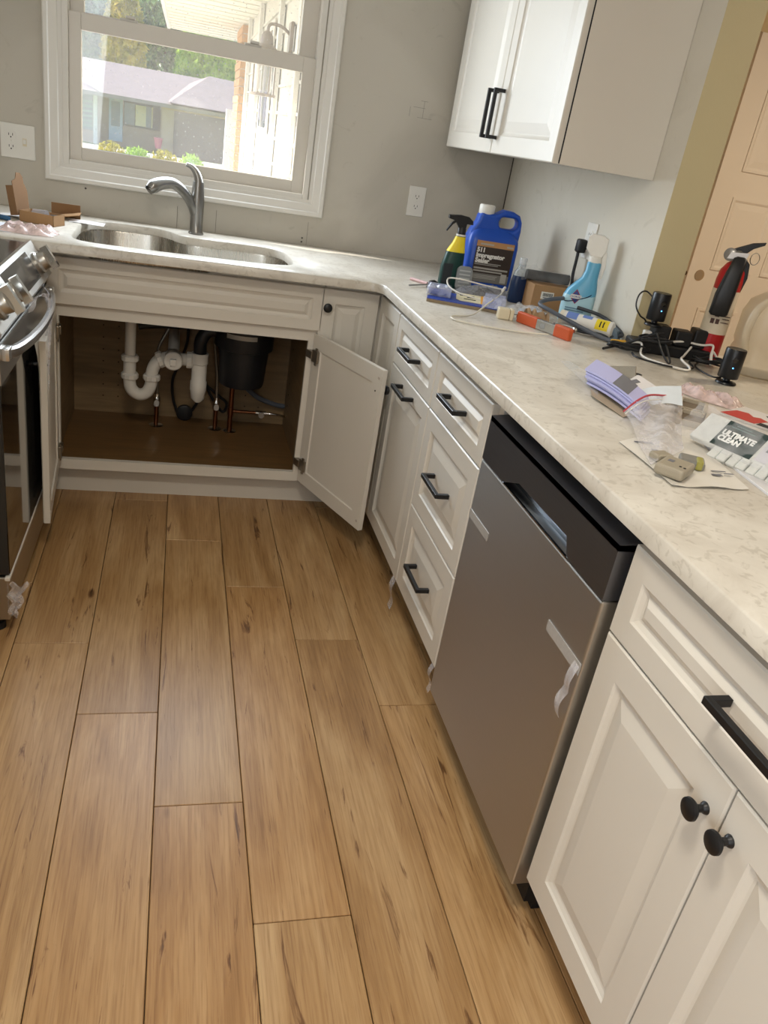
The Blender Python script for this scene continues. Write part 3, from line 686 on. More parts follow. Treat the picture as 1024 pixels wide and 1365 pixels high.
def round_corner(c, r, a0, a1, n=6): return [(c[0]+r*math.cos(math.radians(a0+(a1-a0)*i/n)), c[1]+r*math.sin(math.radians(a0+(a1-a0)*i/n))) for i in range(n+1)]
outer = [(-2.42, -.0), (-.0, -.0), (-.0, -1.252), (.62, -1.252), (.62, -4.05), (-.65, -4.05)] + round_corner((-.70, -.75), .05, 0, 90) + [(-2.42, -.70)]
def slab(outer, hole, z0, z1, name, m, ev=.004):
    bm = bmesh.new()
    def loop(P, z):
        vs = [bm.verts.new((x, y, z)) for x, y in P]; es = [bm.edges.new((vs[i], vs[(i+1) % len(vs)])) for i in range(len(vs))]; return vs, es
    def inset(P, d, sgn):
        out = []; N = len(P)
        for i in range(N):
            a, b_, c = Vector(P[i-1]), Vector(P[i]), Vector(P[(i+1) % N])
            n1 = (b_-a).normalized(); n2 = (c-b_).normalized(); n1 = Vector((-n1.y, n1.x)); n2 = Vector((-n2.y, n2.x)); nn = (n1+n2).normalized()
            k = d/max(.5, nn.dot(n1)); out.append(tuple(b_+nn*k*sgn))
        return out
    rings = {}
    for key, P, s_ in (('o', outer, -1), ('h', hole, -1 if True else 1)):
        if P is None: continue
        area = sum(P[i-1][0]*P[i][1]-P[i][0]*P[i-1][1] for i in range(len(P)))
        ins = 1 if area > 0 else -1     # left normal points inside for ccw
        if key == 'h': ins = -ins
        A = loop(P, z0); B = loop(P, z1-ev); C_ = loop(inset(P, ev, ins), z1)
        rings[key] = (A, B, C_)
        for U, V in ((A, B), (B, C_)):
            for i in range(len(P)):
                j = (i+1) % len(P); bm.faces.new((U[0][i], U[0][j], V[0][j], V[0][i]))
    for lvl in (0, 2):
        es = []
        for k in rings: es += rings[k][lvl][1]
        bmesh.ops.triangle_fill(bm, use_beauty=True, edges=es)
    bmesh.ops.recalc_face_normals(bm, faces=bm.faces[:])
    me = bpy.data.meshes.new(name); bm.to_mesh(me); bm.free(); me.materials.append(m)
    for p in me.polygons: p.use_smooth = True
    me.set_sharp_from_angle(angle=math.radians(50))
    o = bpy.data.objects.new(name, me); COL.objects.link(o); return o
ctr = tag(slab(outer, HL, .884, CT, 'quartz_countertop', QZ), 'L-shaped white quartz countertop with beige veins along both walls', 'countertop')
# peninsula support under the part that passes the wall end
struct(MB().box(.02, -4.0, 0, .12, -1.26, .882).build('wall_knee', KHAKI))

# sink ------------------------------------------------------------------------
SKM = steel_mat('sink_steel', 'b4b0a8', .26, (60, 60, 3))
sn = thing('kitchen_sink', 'double bowl stainless undermount sink below the window', 'sink', (-1.31, -.36, .884))
b = MB(); big = [(x*1.0, y) for x, y in HL]
cx_, cy_ = -1.31, -.36
def ringz(s_, z, xa=None, xb=None):
    out = []
    for x, y in HL:
        X = cx_+(x-cx_)*s_; Y = cy_+(y-cy_)*(s_ if s_ <= 1 else s_*1.01)
        out.append((X-cx_, Y-cy_, z-.884))
    return out
rings = [ringz(1.04, .8835), ringz(1.012, .8835), ringz(1.005, .876), ringz(.985, .72), ringz(.95, .695), ringz(.88, .688), ringz(.3, .686)]
n = len(rings[0]); vs = [v for r in rings for v in r]
b.faces(vs, [(i*n+k, i*n+(k+1) % n, (i+1)*n+(k+1) % n, (i+1)*n+k) for i in range(len(rings)-1) for k in range(n)] + [tuple((len(rings)-1)*n+k for k in range(n))])
b.build('bowl', SKM, sn, True)
b = MB(); b.box(-1.345-cx_, -.585-cy_, .69-.884, -1.315-cx_, -.20-cy_, .85-.884, bev=.012, seg=3); b.build('divider', SKM, sn, True)
for xx in (-1.52, -1.13): MB().lathe([(.045, .0), (.045, .003), (.03, .002)], (xx-cx_, .0, .689-.884), 24).build('drain', CHR, sn, True)

# faucet -----------------------------------------------------------------------
fc = thing('kitchen_faucet', 'brushed nickel pull-out faucet with lever handle behind the sink', 'faucet', (-1.272, -.105, CT))
b = MB(); b.lathe([(.028, 0), (.029, .004), (.025, .01), (.024, .05), (.025, .09), (.026, .12), (.024, .14), (.0225, .165), (.020, .19)], (0, 0, 0), 28)
b.build('body', NICK, fc, True)
b = MB(); b.tube([(-.002, -.002, .06), (-.02, -.01, .105), (-.048, -.03, .145), (-.085, -.055, .172), (-.115, -.075, .175), (-.15, -.10, .165), (-.175, -.115, .145)], lambda t_: .0185 + (.0065*max(0, (t_-.5)*2)) - (.008*max(0, (t_-.9)*10)), 20); b.build('spout', NICK, fc, True)
MB().lathe([(.019, 0), (.017, .006), (.012, .007)], (-.170, -.112, .150), 20, (-.45, -.3, -.85)).build('spray_face', BLKP, fc, True)
b = MB(); b.tube([(.001, 0, .175), (-.002, 0, .20), (-.012, .0, .222), (-.028, .0, .238), (-.048, .0, .244)], lambda t_: .019 - .012*t_, 16); b.build('lever', NICK, fc, True)

# ------------------------------------------------------------------ under-sink plumbing
pb = thing('drain_pipes', 'white plastic P-trap and drain pipes under the sink', 'pipe', (-1.495, -.30, .13))
def T(p): return (p[0]+1.495, p[1]+.30, p[2]-.13)
b = MB()
b.tube([T((-1.495, -.30, .69)), T((-1.495, -.30, .46))], .020, 16, 0)
b.build('tailpiece', WPVC, pb, True)
b = MB(); b.tube([T(p) for p in ((-1.495, -.30, .46), (-1.495, -.30, .36), (-1.482, -.30, .325), (-1.455, -.30, .312), (-1.428, -.30, .325), (-1.415, -.30, .36), (-1.412, -.30, .41), (-1.395, -.30, .45), (-1.365, -.30, .468), (-1.33, -.30, .468), (-1.28, -.30, .468), (-1.245, -.30, .468))], .0235, 18, 5); b.build('trap_bend', WPVC, pb, True)
for p, a in (((-1.495, -.30, .445), (0, 0, 1)), ((-1.495, -.30, .375), (0, 0, 1)), ((-1.413, -.30, .375), (0, 0, 1)), ((-1.392, -.30, .455), (1, 0, .5)), ((-1.285, -.30, .468), (1, 0, 0))):
    MB().lathe([(.031, 0), (.033, .004), (.033, .018), (.028, .024)], T(p), 12, a).build('slip_nut', WPVC, pb)
MB().lathe([(.034, 0), (.036, .003), (.036, .055), (.031, .06)], T((-1.335, -.285, .468)), 24, (0, -1, 0)).build('cleanout_cap', WPVC, pb, True)
MB().box(1.495-1.335-.012, -.063, .468-.13-.012, 1.495-1.335+.012, -.045, .468-.13+.012, bev=.002).build('cap_nut', WPVC, pb)
b = MB(); b.lathe([(.012, .30-.13), (.026, .315-.13), (.030, .345-.13), (.032, .35-.13), (.032, .385-.13), (.029, .39-.13), (.029, .455-.13), (.033, .46-.13), (.033, .50-.13)], (T((-1.235, -.30, 0))[0], 0, 0), 20); b.build('disposer_trap', WPVC, pb, True)
MB().tube([T((-1.335, -.27, .468)), T((-1.335, -.15, .50)), T((-1.335, -.03, .50))], .022, 14, 4).build('wall_pipe', WPVC, pb, True)
dsp = thing('garbage_disposer', 'black garbage disposer canister hanging under the right sink bowl', 'disposer', (-1.07, -.31, .39))
BD = mat('disposer_black', '17191d', .42)
MB().lathe([(.055, 0), (.084, .004), (.088, .012), (.098, .15), (.112, .155), (.114, .165), (.114, .285), (.06, .295)], n=36).build('canister', BD, dsp, True)
b = MB(); b.lathe([(.1145, .205), (.1145, .222)], n=36); 
for v in [v for v in b.bm.verts if v.co.y > -.05 or v.co.x > .055 or v.co.x < -.075]: b.bm.verts.remove(v)
b.build('label_plate', mat('label_silver', '9a9994', .35, .6), dsp, True, fix=False)
MB().tube([(-.10, .0, .205), (-.14, .0, .20), (-.165, .0, .16), (-.165, .01, .105)], .025, 16, 6).build('discharge_elbow', BD, dsp, True)
tag(MB().tube([(-1.468, -.28, .575), (-1.40, -.27, .585), (-1.25, -.24, .59), (-1.12, -.18, .59)], .0135, 12).build('dishwasher_hose', BLKP, None, True), 'black dishwasher drain hose running along the cabinet top', 'hose')
def stop_valve(x, y, lab, top, hose):
    t = thing('shutoff_valve', lab, 'valve', (x, y, .13))
    MB().lathe([(.030, 0), (.026, .003), (.012, .006)], n=20).build('escutcheon', CHR, t, True)
    MB().cyl((0, 0, .0), (0, 0, .09), .009, 14).build('stub_pipe', COP, t, True)
    b = MB(); b.lathe([(.012, .085), (.014, .09), (.014, .12), (.010, .125), (.010, .14)], n=14); b.lathe([(.006, 0), (.006, .02), (.015, .022), (.015, .03)], (0, 0, .105), 12, (0, -1, 0), sx=.7); b.build('valve_body', CHR, t, True)
    MB().tube(hose, .0065, 10).build('supply_hose', mat('braided_steel', '8b8880', .35, .8, var=.2, vscale=300), t, True)
stop_valve(-1.394, -.14, 'chrome shutoff valve at the left below the trap', 0, [(0, 0, .14), (0, -.005, .25), (.0, -.01, .33), (.03, 0, .40), (.08, .02, .50), (.10, .03, .56)])
stop_valve(-1.151, -.135, 'chrome shutoff valve left of the copper riser', 0, [(0, 0, .14), (-.005, 0, .24), (-.02, 0, .36), (-.03, 0, .48), (-.03, .03, .56)])
cr = thing('copper_riser', 'copper pipe riser with side branch and small valve', 'pipe', (-1.09, -.15, .13))
MB().lathe([(.030, 0), (.026, .003), (.012, .006)], n=20).build('escutcheon', CHR, cr, True)
b = MB(); b.cyl((0, 0, 0), (0, 0, .33), .0105, 14); b.cyl((0, 0, .09), (.12, 0, .09), .007, 12); b.lathe([(.013, .075), (.013, .105)], n=12); b.build('copper_pipe', COP, cr, True)
b = MB(); b.cyl((.105, 0, .09), (.15, 0, .09), .011, 12); b.lathe([(.006, 0), (.006, .02), (.013, .022), (.013, .03)], (.128, 0, .09), 14, (0, -1, 0)); b.build('branch_valve', CHR, cr, True)
MB().tube([(.15, 0, .09), (.19, .0, .088), (.235, .02, .075)], .005, 8).build('branch_line', CHR, cr, True)
tag(MB().tube([(-1.06, -.12, .40), (-1.04, -.10, .33), (-.98, -.08, .27), (-.90, -.06, .235), (-.852, -.05, .225)], .011, 10).build('drain_hose', GRYC, None, True), 'grey ribbed hose running to the right side of the cabinet', 'hose')
pc = thing('looped_cable', 'black round plug with looping black cord on cabinet back wall', 'cord', (-1.279, -.05, .165))
MB().lathe([(.020, 0), (.034, .004), (.034, .02), (.024, .024)], (0, .0, 0), 20, (0, -1, 0)).build('plug', BLKP, pc, True)
MB().tube([(-.03, -.01, .0), (-.05, -.01, .06), (-.055, -.01, .14), (-.03, -.01, .22), (-.005, -.01, .30), (.0, -.01, .40)], .006, 8).build('cord', BLKP, pc, True)
MB().tube([(.03, -.01, .01), (.05, -.015, .05), (.075, -.015, .12), (.07, -.01, .2)], .006, 8).build('cord', BLKP, pc, True)
MB().tube([(.075, -.015, .16), (.10, -.02, .10), (.14, -.02, .04), (.165, -.02, .02), (.175, -.02, .06), (.14, -.02, .09), (.09, -.02, .13)], .006, 8).build('cord', BLKP, pc, True)

# ------------------------------------------------------------------ wall outlets
def outlet(name, label, loc, rz, gang=1, parts=('duplex',)):
    t = thing(name, label, 'outlet', loc, rz); W_ = .072 if gang == 1 else .117
    MB().box(-W_/2, -.0055, -.058, W_/2, 0, .058, bev=.0025).build('cover_plate', WPL, t)
    for i, k in enumerate(parts):
        cx = 0 if gang == 1 else (-.023 + .046*i)
        if k == 'duplex':
            for s in (-1, 1):
                b = MB(); b.prism(rr(.033, .028, .010, 4, cx, s*.0195), -.0075, -.004, 'y'); f = b.build('socket', WPL, t)
                b = MB(); b.box(cx-.0075, -.0079, s*.0195-.002, cx-.0055, -.0070, s*.0195+.006); b.box(cx+.0055, -.0079, s*.0195-.002, cx+.0075, -.0070, s*.0195+.006); b.lathe([(.0025, 0), (.0025, .0005)], (cx, -.0073, s*.0195-.007), 8, (0, -1, 0)); b.build('slots', DARKGAP, f)
            MB().lathe([(.003, 0), (.002, .001)], (cx, -.0055, 0), 8, (0, -1, 0)).build('screw', WPL, t)
        elif k == 'rocker': MB().box(cx-.0165, -.0075, -.034, cx+.0165, -.004, .034, bev=.001).build('rocker', WPL, t)
        else:
            MB().box(cx-.005, -.012, -.005, cx+.005, -.004, .010, bev=.001).build('toggle', WPL, t)
            MB().box(cx-.007, -.0062, -.013, cx+.007, -.005, .013).build('toggle_slot', IVORY, t)
    return t
outlet('wall_outlet', 'two-gang white outlet and switch plate left of the window', (-1.917, 0, 1.140), 0, 2, ('duplex', 'toggle'))
outlet('wall_outlet', 'single white outlet on the back wall right of the window', (-.389, 0, 1.146), 0)
o3 = outlet('wall_outlet', 'single white outlet above the light blue spray bottle', (0, -.845, 1.160), RZ)

# ------------------------------------------------------------------ upper cabinet
uc = thing('upper_cabinet', 'white wall cabinet with two raised panel doors and bar pulls', 'cabinet', (-.305, -.02, 1.372), RZ)
UH = 2.30-1.372; UW = 1.113
MB().box(0, 0, .0, UW, .304, UH, bev=.001, seg=1).build('body', CAB, uc)
b = MB(); b.box(.003, -.001, .02, .06, .0, UH); b.build('filler', CAB, uc)
g1, g2 = .065, .585
d = panel_front('door', g2-g1-.002, UH, uc, (g1, -.002, 0), 0, .055); bar_pull(d, (g2-g1-.028, -.02, .118), 0, .15, True)
d = panel_front('door', UW-g2-.004, UH, uc, (g2+.001, -.002, 0), 0, .055); bar_pull(d, (.030, -.02, .118), 0, .15, True)
MB().box(g2-.0008, -.003, 0, g2+.0008, .0, UH).build('door_gap', DARKGAP, uc)
MB().box(UW-.0015, -.004, .002, UW-.0002, -.0005, UH).build('side_gap', DARKGAP, uc)

# ------------------------------------------------------------------ range
rg_ = thing('kitchen_range', 'stainless slide-in range with front knobs and black oven door', 'range', (-1.721, -.718, 0))
# local: x outward (+x world), y as world
RW = -.765
def rb(name, m, prof, y0=RW, y1=0, bev=0, smooth=False, parent=None): return MB().prism(prof, y0, y1, 'y', bev).build(name, m, parent or rg_, smooth)
SSR = steel_mat('range_steel', 'b7b4ae', .30, (2, 120, 2))
rb('body', SSR, [(-.06, .09), (-.06, .86), (-.69, .86), (-.69, .09)])
rb('cooktop', mat('cooktop_black', '2b2a2a', .12), [(-.055, .86), (-.045, .908), (-.69, .914), (-.69, .86)])
rb('control_panel', SSR, [(-.06, .912), (-.048, .915), (.010, .826), (.004, .812), (-.012, .800), (-.06, .80)], bev=0)
nrm = Vector((.089, 0, .058)).normalized()
def on_panel(y, s): # s: 0 top ..1 bottom on the slanted face
    return Vector((-.048+.058*s, y, .915-.089*s))
rot_p = Matrix.Rotation(math.atan2(.058, .089)*-1, 3, 'Y')
b = MB(); ya, yb = -.50, -.145
q = [on_panel(ya, .12)+nrm*.0008, on_panel(yb, .12)+nrm*.0008, on_panel(yb, .86)+nrm*.0008, on_panel(ya, .86)+nrm*.0008]
b.faces([*q, *[v-nrm*.002 for v in q]], [(0, 1, 2, 3), (7, 6, 5, 4), (0, 4, 5, 1), (1, 5, 6, 2), (2, 6, 7, 3), (3, 7, 4, 0)]); b.build('touch_display', mat('display_glass', '3a3835', .12), rg_)
for yy in (-.085, -.56, -.67):
    c = on_panel(yy, .56)
    b = MB(); b.lathe([(.033, 0), (.033, .007), (.028, .012), (.0275, .030), (.026, .032)], c, 32, nrm); k = b.build('knob', SSR, rg_, True)
    ydir = Vector((0, 1, 0)); zdir = nrm.cross(ydir)
    b = MB(); vs = []
    for n_ in (.030, .050):
        for yy_, zz_ in ((-.011, -.034), (.011, -.034), (.011, .034), (-.011, .034)): vs.append(c+nrm*n_+ydir*yy_+zdir*zz_)
    b.faces(vs, [(0, 3, 2, 1), (4, 5, 6, 7), (0, 1, 5, 4), (1, 2, 6, 5), (2, 3, 7, 6), (3, 0, 4, 7)]); b.build('grip', CHR, k)
od = rb('oven_door', mat('oven_edge', '3b3a39', .4, .6), [(-.06, .185), (-.003, .185), (-.003, .795), (-.06, .795)], -.755, -.01)
rb('door_glass', BLKG, [(-.004, .188), (0, .188), (0, .70), (-.004, .70)], -.754, -.011, parent=od)
rb('door_top_band', SSR, [(-.004, .70), (.001, .70), (.001, .793), (-.004, .793)], -.754, -.011, parent=od)
# bowed bar handle
b = MB(); pts = []
for i in range(17):
    u = i/16; y = -.035 + u*(-.692); bow = math.sin(u*PI)**.6 if 0 < u < 1 else 0
    pts.append((.010+.034*bow, y, .772-.012*bow))
rings = []
for i, p in enumerate(pts):
    rings.append([(p[0]+dx, p[1], p[2]+dz) for dx, dz in ((-.006, -.013), (.004, -.013), (.008, -.004), (.008, .008), (.003, .014), (-.006, .014))])
b.loft(rings); b.box(0, -.055, .757, .020, -.015, .787, bev=.003); b.box(0, -.745, .757, .020, -.705, .787, bev=.003); b.build('handle', mat('handle_steel', 'cfcfcf', .25, .9), od, True)
b = MB(); b.box(-.055, -.758, .045, -.004, -.004, .178, bev=.004); dr = b.build('drawer', SSR, rg_)
MB().box(-.012, -.762, .170, .0, -.0, .180, bev=.001).build('drawer_lip', mat('lip_white', 'd9d5cc', .35), dr)
for yy in (-.72, -.05):
    MB().lathe([(.022, .0), (.022, .022), (.010, .024), (.010, .092)], (-.045, yy, .0), 16).build('foot', BLKP, rg_, True)
    MB().lathe([(.022, .0), (.022, .022), (.010, .024), (.010, .092)], (-.62, yy, .0), 16).build('foot', BLKP, rg_, True)
# protective film and leaflet hanging from the handle
pf = thing('range_film', 'clear protective film bunched over the oven door handle', 'film', (-1.702, -1.0, .80))
b = MB(); b.sheet(lambda u, v: (.035*math.sin(u*PI)+.006*math.sin(u*19+v*3)-.02, .13-.22*u, .006+.012*math.sin(u*11)*(.5+v)-.02*v+.015), 16, 6, .0006); b.build('upper_fold', FILM2, pf, True)
b = MB(); b.sheet(lambda u, v: (.018-.012*v+.006*math.sin(u*9+v*5), .06-.05*u-.03*v+.01*math.sin(v*12), .0-.36*v), 6, 24, .0006); b.build('hanging_strip', FILM2, pf, True)
lf = tag(MB().sheet(lambda u, v: (-1.705+.004*math.sin(v*5), -.98-.13*u*(1-.75*v), .735-.20*v-.02*u), 6, 8, .0008).build('range_leaflet', mat('leaflet_grey', 'a9a59c', .5, var=.15, vscale=30), None, True), 'crumpled grey leaflet taped to the black oven glass', 'leaflet')
tf = tag(MB().sheet(lambda u, v: (-1.722+.045*u*(1-v*.6)+.008*math.sin(v*13), -1.487-.004*math.sin(u*9), .165-.10*v+.012*math.sin(u*8)), 6, 8, .0008).build('torn_film', FILM2, None, True), 'torn clear film at the bottom corner of the range drawer', 'film')
# counter and cabinet on the near side of the range (outside the frame)
t = thing('left_base_cabinet', 'white base cabinet on the near side of the range', 'cabinet', (-1.80, -1.49, 0))
MB().box(-.60, -2.2, .1, 0, -.0, .876).build('body', CAB, t); MB().box(-.605, -2.2, .877, .03, 0, .907).build('counter_slab', QZ, t)

# ------------------------------------------------------------------ things on the left counter
bx = thing('open_carton', 'small open cardboard box with raised lid holding faucet parts', 'box', (-1.79, -.345, CT), math.radians(-22))
b = MB(); w2, d2_, h2, tk = .062, .036, .036, .002
b.box(-w2, -d2_, 0, w2, d2_, tk); b.box(-w2, -d2_, 0, w2, -d2_+tk, h2); b.box(-w2, d2_-tk, 0, w2, d2_, h2); b.box(-w2, -d2_, 0, -w2+tk, d2_, h2); b.box(w2-tk, -d2_, 0, w2, d2_, h2); b.build('tray', CARD, bx)
b = MB(); b.prism([(-.036, 0), (.036, 0), (.040, .02), (.044, .075), (.034, .095), (.030, .098), (.030, .118), (.018, .132), (-.004, .134), (-.014, .115), (-.036, .108)], -.066, -.064, 'x'); lid = b.build('lid', CARDD, bx); lid.rotation_euler = (0, math.radians(-9), 0); lid.location = (-.004, 0, .027)
b = MB(); b.box(-.09, -.036, .0, -.066, -.034, .095); b.box(-.09, .034, 0, -.066, .036, .08); s_ = b.build('lid_side', CARDD, bx); s_.rotation_euler = (0, math.radians(-9), 0); s_.location = (-.004, 0, .027)
b = MB(); b.cyl((-.03, .0, .028), (.02, -.005, .032), .014, 12); b.build('wrapped_fitting', mat('foil_wrap', 'b6b3b8', .25, .5), bx, True); MB().cyl((.03, 0, .022), (.05, .01, .022), .012, 12).build('dark_fitting', BLKP, bx, True)
cf = thing('flattened_carton', 'dark brown folded cardboard flap lying behind the open box', 'box', (-1.735, -.16, CT))
b = MB(); b.box(-.055, .03, 0, .045, .034, .048); b.build('rear_flap', CARDD, cf)
b = MB(); b.box(-.02, -.05, .0, .05, .028, .003, rot=Matrix.Rotation(math.radians(-12), 3, 'Y')); o_ = b.build('front_flap', CARD, cf); o_.location = (0, 0, .012)
b = MB(); b.sheet(lambda u, v: (-1.72+.12*u, -.23+.08*v, CT+.0008+.001*math.sin(u*5)), 6, 4); tag(b.build('paper_slip', PAPER), 'white paper slip beside the sink under the brown carton flap', 'paper')
tag(MB().sheet(lambda u, v: (-1.95+.10*u+.01*v, -.30+.07*v, CT+.001+.004*math.sin(u*3)), 6, 4).build('paper_slip', PAPER), 'white paper scrap left of the open cardboard box', 'paper')
tag(MB().tube([(-1.925, -.37, CT+.008), (-1.905, -.385, CT+.009), (-1.885, -.392, CT+.007)], .008, 8).build('blue_clip', mat('blue_clip', '2c5578', .4), None, True), 'small blue plastic clip near the left outlet', 'clip')
def crumple(name, lab, cat, x0, y0, sx, sy, h, m, seed=1, z=CT, rz=0):
    R_ = Matrix.Rotation(rz, 2); ph = seed*1.7
    def f(u, v):
        e = min(1, 4*min(u, 1-u, v, 1-v)*1.6)
        z_ = h*e*(.45+.3*math.sin(9*u+ph)*math.cos(8*v+ph)+.25*math.sin(21*u+13*v+ph))
        p = R_ @ Vector(((u-.5)*sx*(1+.08*math.sin(9*v+ph)), (v-.5)*sy*(1+.08*math.sin(8*u+ph))))
        return (x0+p.x, y0+p.y, z+.0012+max(0, z_))
    return tag(MB().sheet(f, 18, 14, .0006).build(name, m, None, True), lab, cat)
PINK = film_mat('pinkish_film', 'e8cfc9', .55, .2)
crumple('plastic_bag', 'crumpled pinkish clear bag on the counter behind the range', 'bag', -1.80, -.55, .17, .14, .03, PINK, 2)
tag(MB().sheet(lambda u, v: (-1.99+.16*u+.02*v, -.62+.17*v, CT+.001+.003*math.sin(u*4+v)), 8, 6).build('paper_sheet', mat('paper_bluish', 'd3d4dc', .6)), 'white paper sheet lying at the left end of the counter', 'paper')

# ------------------------------------------------------------------ things on the right counter
def oval_loft(b, prof, c=(0, 0), n=24, p=2.6):
    """prof rows: (z, half width, half depth, x shift)"""
    R = []
    for z, hw_, hd, sh in prof:
        ring = []
        for k in range(n):
            a = 2*PI*k/n; ca, sa = math.cos(a), math.sin(a)
            ring.append((c[0]+sh+hw_*math.copysign(abs(ca)**(2/p), ca), c[1]+hd*math.copysign(abs(sa)**(2/p), sa), z))
        R.append(ring)
    b.loft(R); return b

# green spray bottle with black trigger
g = thing('cleaner_spray_bottle', 'dark green spray bottle with black trigger and yellow label', 'spray bottle', (-.385, -.60, CT), math.radians(-6))
prof = [(0, .036, .022, 0), (.004, .040, .025, 0), (.07, .040, .025, 0), (.12, .034, .023, .004), (.155, .022, .018, .010), (.175, .017, .016, .013), (.185, .016, .015, .013)]
oval_loft(MB(), prof).build('bottle', DKGRN, g, True)
b = MB(); oval_loft(b, [(.125, .0335, .0235, .0045), (.155, .0225, .0188, .010), (.178, .0175, .0168, .013)]); b.build('yellow_neck_label', YEL, g, True)
b = MB(); b.box(-.034, -.0265, .015, .0, -.0245, .085, bev=.001); b.build('dark_label', mat('label_charcoal', '22282c', .5), g)
MB().lathe([(.0175, .180), (.0175, .186)], (.013, 0, 0), 20).build('neck_ring', WPL, g, True)
MB().lathe([(.015, .186), (.015, .205), (.012, .21)], (.013, 0, 0), 20).build('collar', BLACK, g, True)
b = MB(); b.prism([(-.042, .245), (-.042, .233), (-.016, .228), (.0, .205), (.024, .205), (.026, .222), (.048, .222), (.046, .234), (.030, .246), (.0, .249)], -.010, .010, 'y', bev=.002); b.build('sprayer_head', BLACK, g)
b = MB(); b.prism([(-.018, .230), (-.028, .222), (-.044, .192), (-.040, .190), (-.024, .214), (-.012, .224)], -.006, .006, 'y', bev=.001); b.build('trigger', BLACK, g)

# grey sponge block / blister pack in front of it
sp = thing('blister_pack', 'grey rounded blister pack leaning between green bottle and blue jug', 'package', (-.345, -.645, CT), math.radians(-4), rot=(math.radians(-8), 0, math.radians(-4)))
b = MB(); b.prism(rr(.058, .085, .018, 5, 0, .0425), -.006, .006, 'y', bev=.002); b.build('shell', mat('blister_grey', '8b8f90', .3), sp)
b = MB()
for i in range(5): b.box(-.02, -.0075, .014+i*.013, .02, -.006, .019+i*.013)
b.build('ribs', mat('rib_pale', 'b5b8b8', .3), sp)

# blue gallon jug
j = thing('sealer_jug', 'blue gallon jug with white cap and dark printed label', 'jug', (-.222, -.505, CT), math.radians(-5))
b = MB(); D = .062
outl = [(-.092, .012), (-.084, .0), (.088, .0), (.096, .012), (.098, .165), (.101, .215), (.098, .248), (.086, .270), (.060, .280), (.028, .281), (.006, .268), (-.010, .263), (-.040, .263), (-.062, .263), (-.068, .232), (-.088, .196), (-.094, .165)]
hole_ = rr(.072, .040, .018, 4, .048, .238)
def holed_plate(b, outer, hole, y0, y1):
    bm = b.bm
    for y in (y0, y1):
        vo = [bm.verts.new((x, y, z)) for x, z in outer]; vh = [bm.verts.new((x, y, z)) for x, z in hole]
        eo = [bm.edges.new((vo[i], vo[(i+1) % len(vo)])) for i in range(len(vo))]; eh = [bm.edges.new((vh[i], vh[(i+1) % len(vh)])) for i in range(len(vh))]
        bmesh.ops.triangle_fill(bm, use_beauty=True, edges=eo+eh)
        if y == y0: A, B = vo, vh
        else:
            for P, Q in ((A, vo), (B, vh)):
                for i in range(len(P)): k = (i+1) % len(P); bm.faces.new((P[i], P[k], Q[k], Q[i]))
# upper third carries the handle hole; the jug is thickest at the body
holed_plate(b, outl, hole_, -.030, .030)
o_ = b.build('handle_section', BLUEJ, j)
bv = o_.modifiers.new('soften', 'BEVEL'); bv.width = .011; bv.segments = 3; bv.limit_method = 'ANGLE'; bv.angle_limit = math.radians(50)
b = MB(); oval_loft(b, [(0, .086, .052, .003), (.006, .093, .058, .003), (.05, .0955, .060, .003), (.155, .0965, .060, .003), (.180, .094, .056, .003), (.20, .080, .042, .0), (.212, .062, .030, .0)], n=36, p=5.5); b.build('body', BLUEJ, j, True)
b = MB(); b.lathe([(.0265, .258), (.0285, .262), (.0285, .286), (.026, .290)], (-.036, 0, 0), 28); b.build('cap', WPL, j, True)
LBLK = mat('label_dark_brown', '3a302a', .4, var=.3, vscale=25); LTAN = mat('label_tan', 'b98a5c', .4); LGRY = mat('label_grey', '77756f', .4); LTXT = mat('label_white_text', 'e2e0da', .5)
lab = MB().box(-.064, -.0612, .026, .078, -.0590, .172, bev=.0006, seg=1).build('label', LBLK, j)
MB().box(-.064, -.0616, .152, .078, -.0610, .172).build('label_header', LTAN, lab); MB().box(-.064, -.0616, .027, .078, -.0610, .058).build('label_footer', LGRY, lab)
text('511\nImpregnator\nSealer', .0215, lab, (-.060, -.0618, .133), (PI/2, 0, 0), LTXT, bold=.0011)
b = MB()
for zz, xa, xb, hh in ((.093, -.060, .040, .0025), (.088, -.060, .030, .0022), (.073, -.060, .070, .006), (.064, -.060, .050, .005), (.050, -.060, .035, .0022), (.045, -.060, .03, .0022), (.040, -.060, .03, .0022), (.158, -.050, .0, .006), (.157, .050, .074, .006)): b.box(xa, -.0619, zz, xb, -.0612, zz+hh)
stuff(b.build('small_print', mat('print_grey_light', 'a9a69e', .5), lab))
MB().box(.048, -.0619, .032, .070, -.0614, .064).build('blank_square', mat('label_square', 'b0ada6', .5), lab)

# dark blue bottle
b1 = thing('clear_bottle', 'small clear bottle of dark blue liquid left of the carton', 'bottle', (-.178, -.745, CT))
oval_loft(MB(), [(0, .026, .02, 0), (.004, .029, .022, 0), (.07, .029, .022, 0), (.092, .025, .02, 0)]).build('liquid', NAVY, b1, True)
oval_loft(MB(), [(.092, .025, .02, 0), (.105, .022, .018, 0), (.122, .013, .012, 0), (.130, .012, .012, 0)]).build('shoulder', film_mat('bottle_plastic', 'b8c2c8', .5), b1, True)
MB().lathe([(.0135, .130), (.0135, .148), (.012, .152)], n=20).build('cap', film_mat('clear_cap', 'c9cdd0', .6), b1, True)

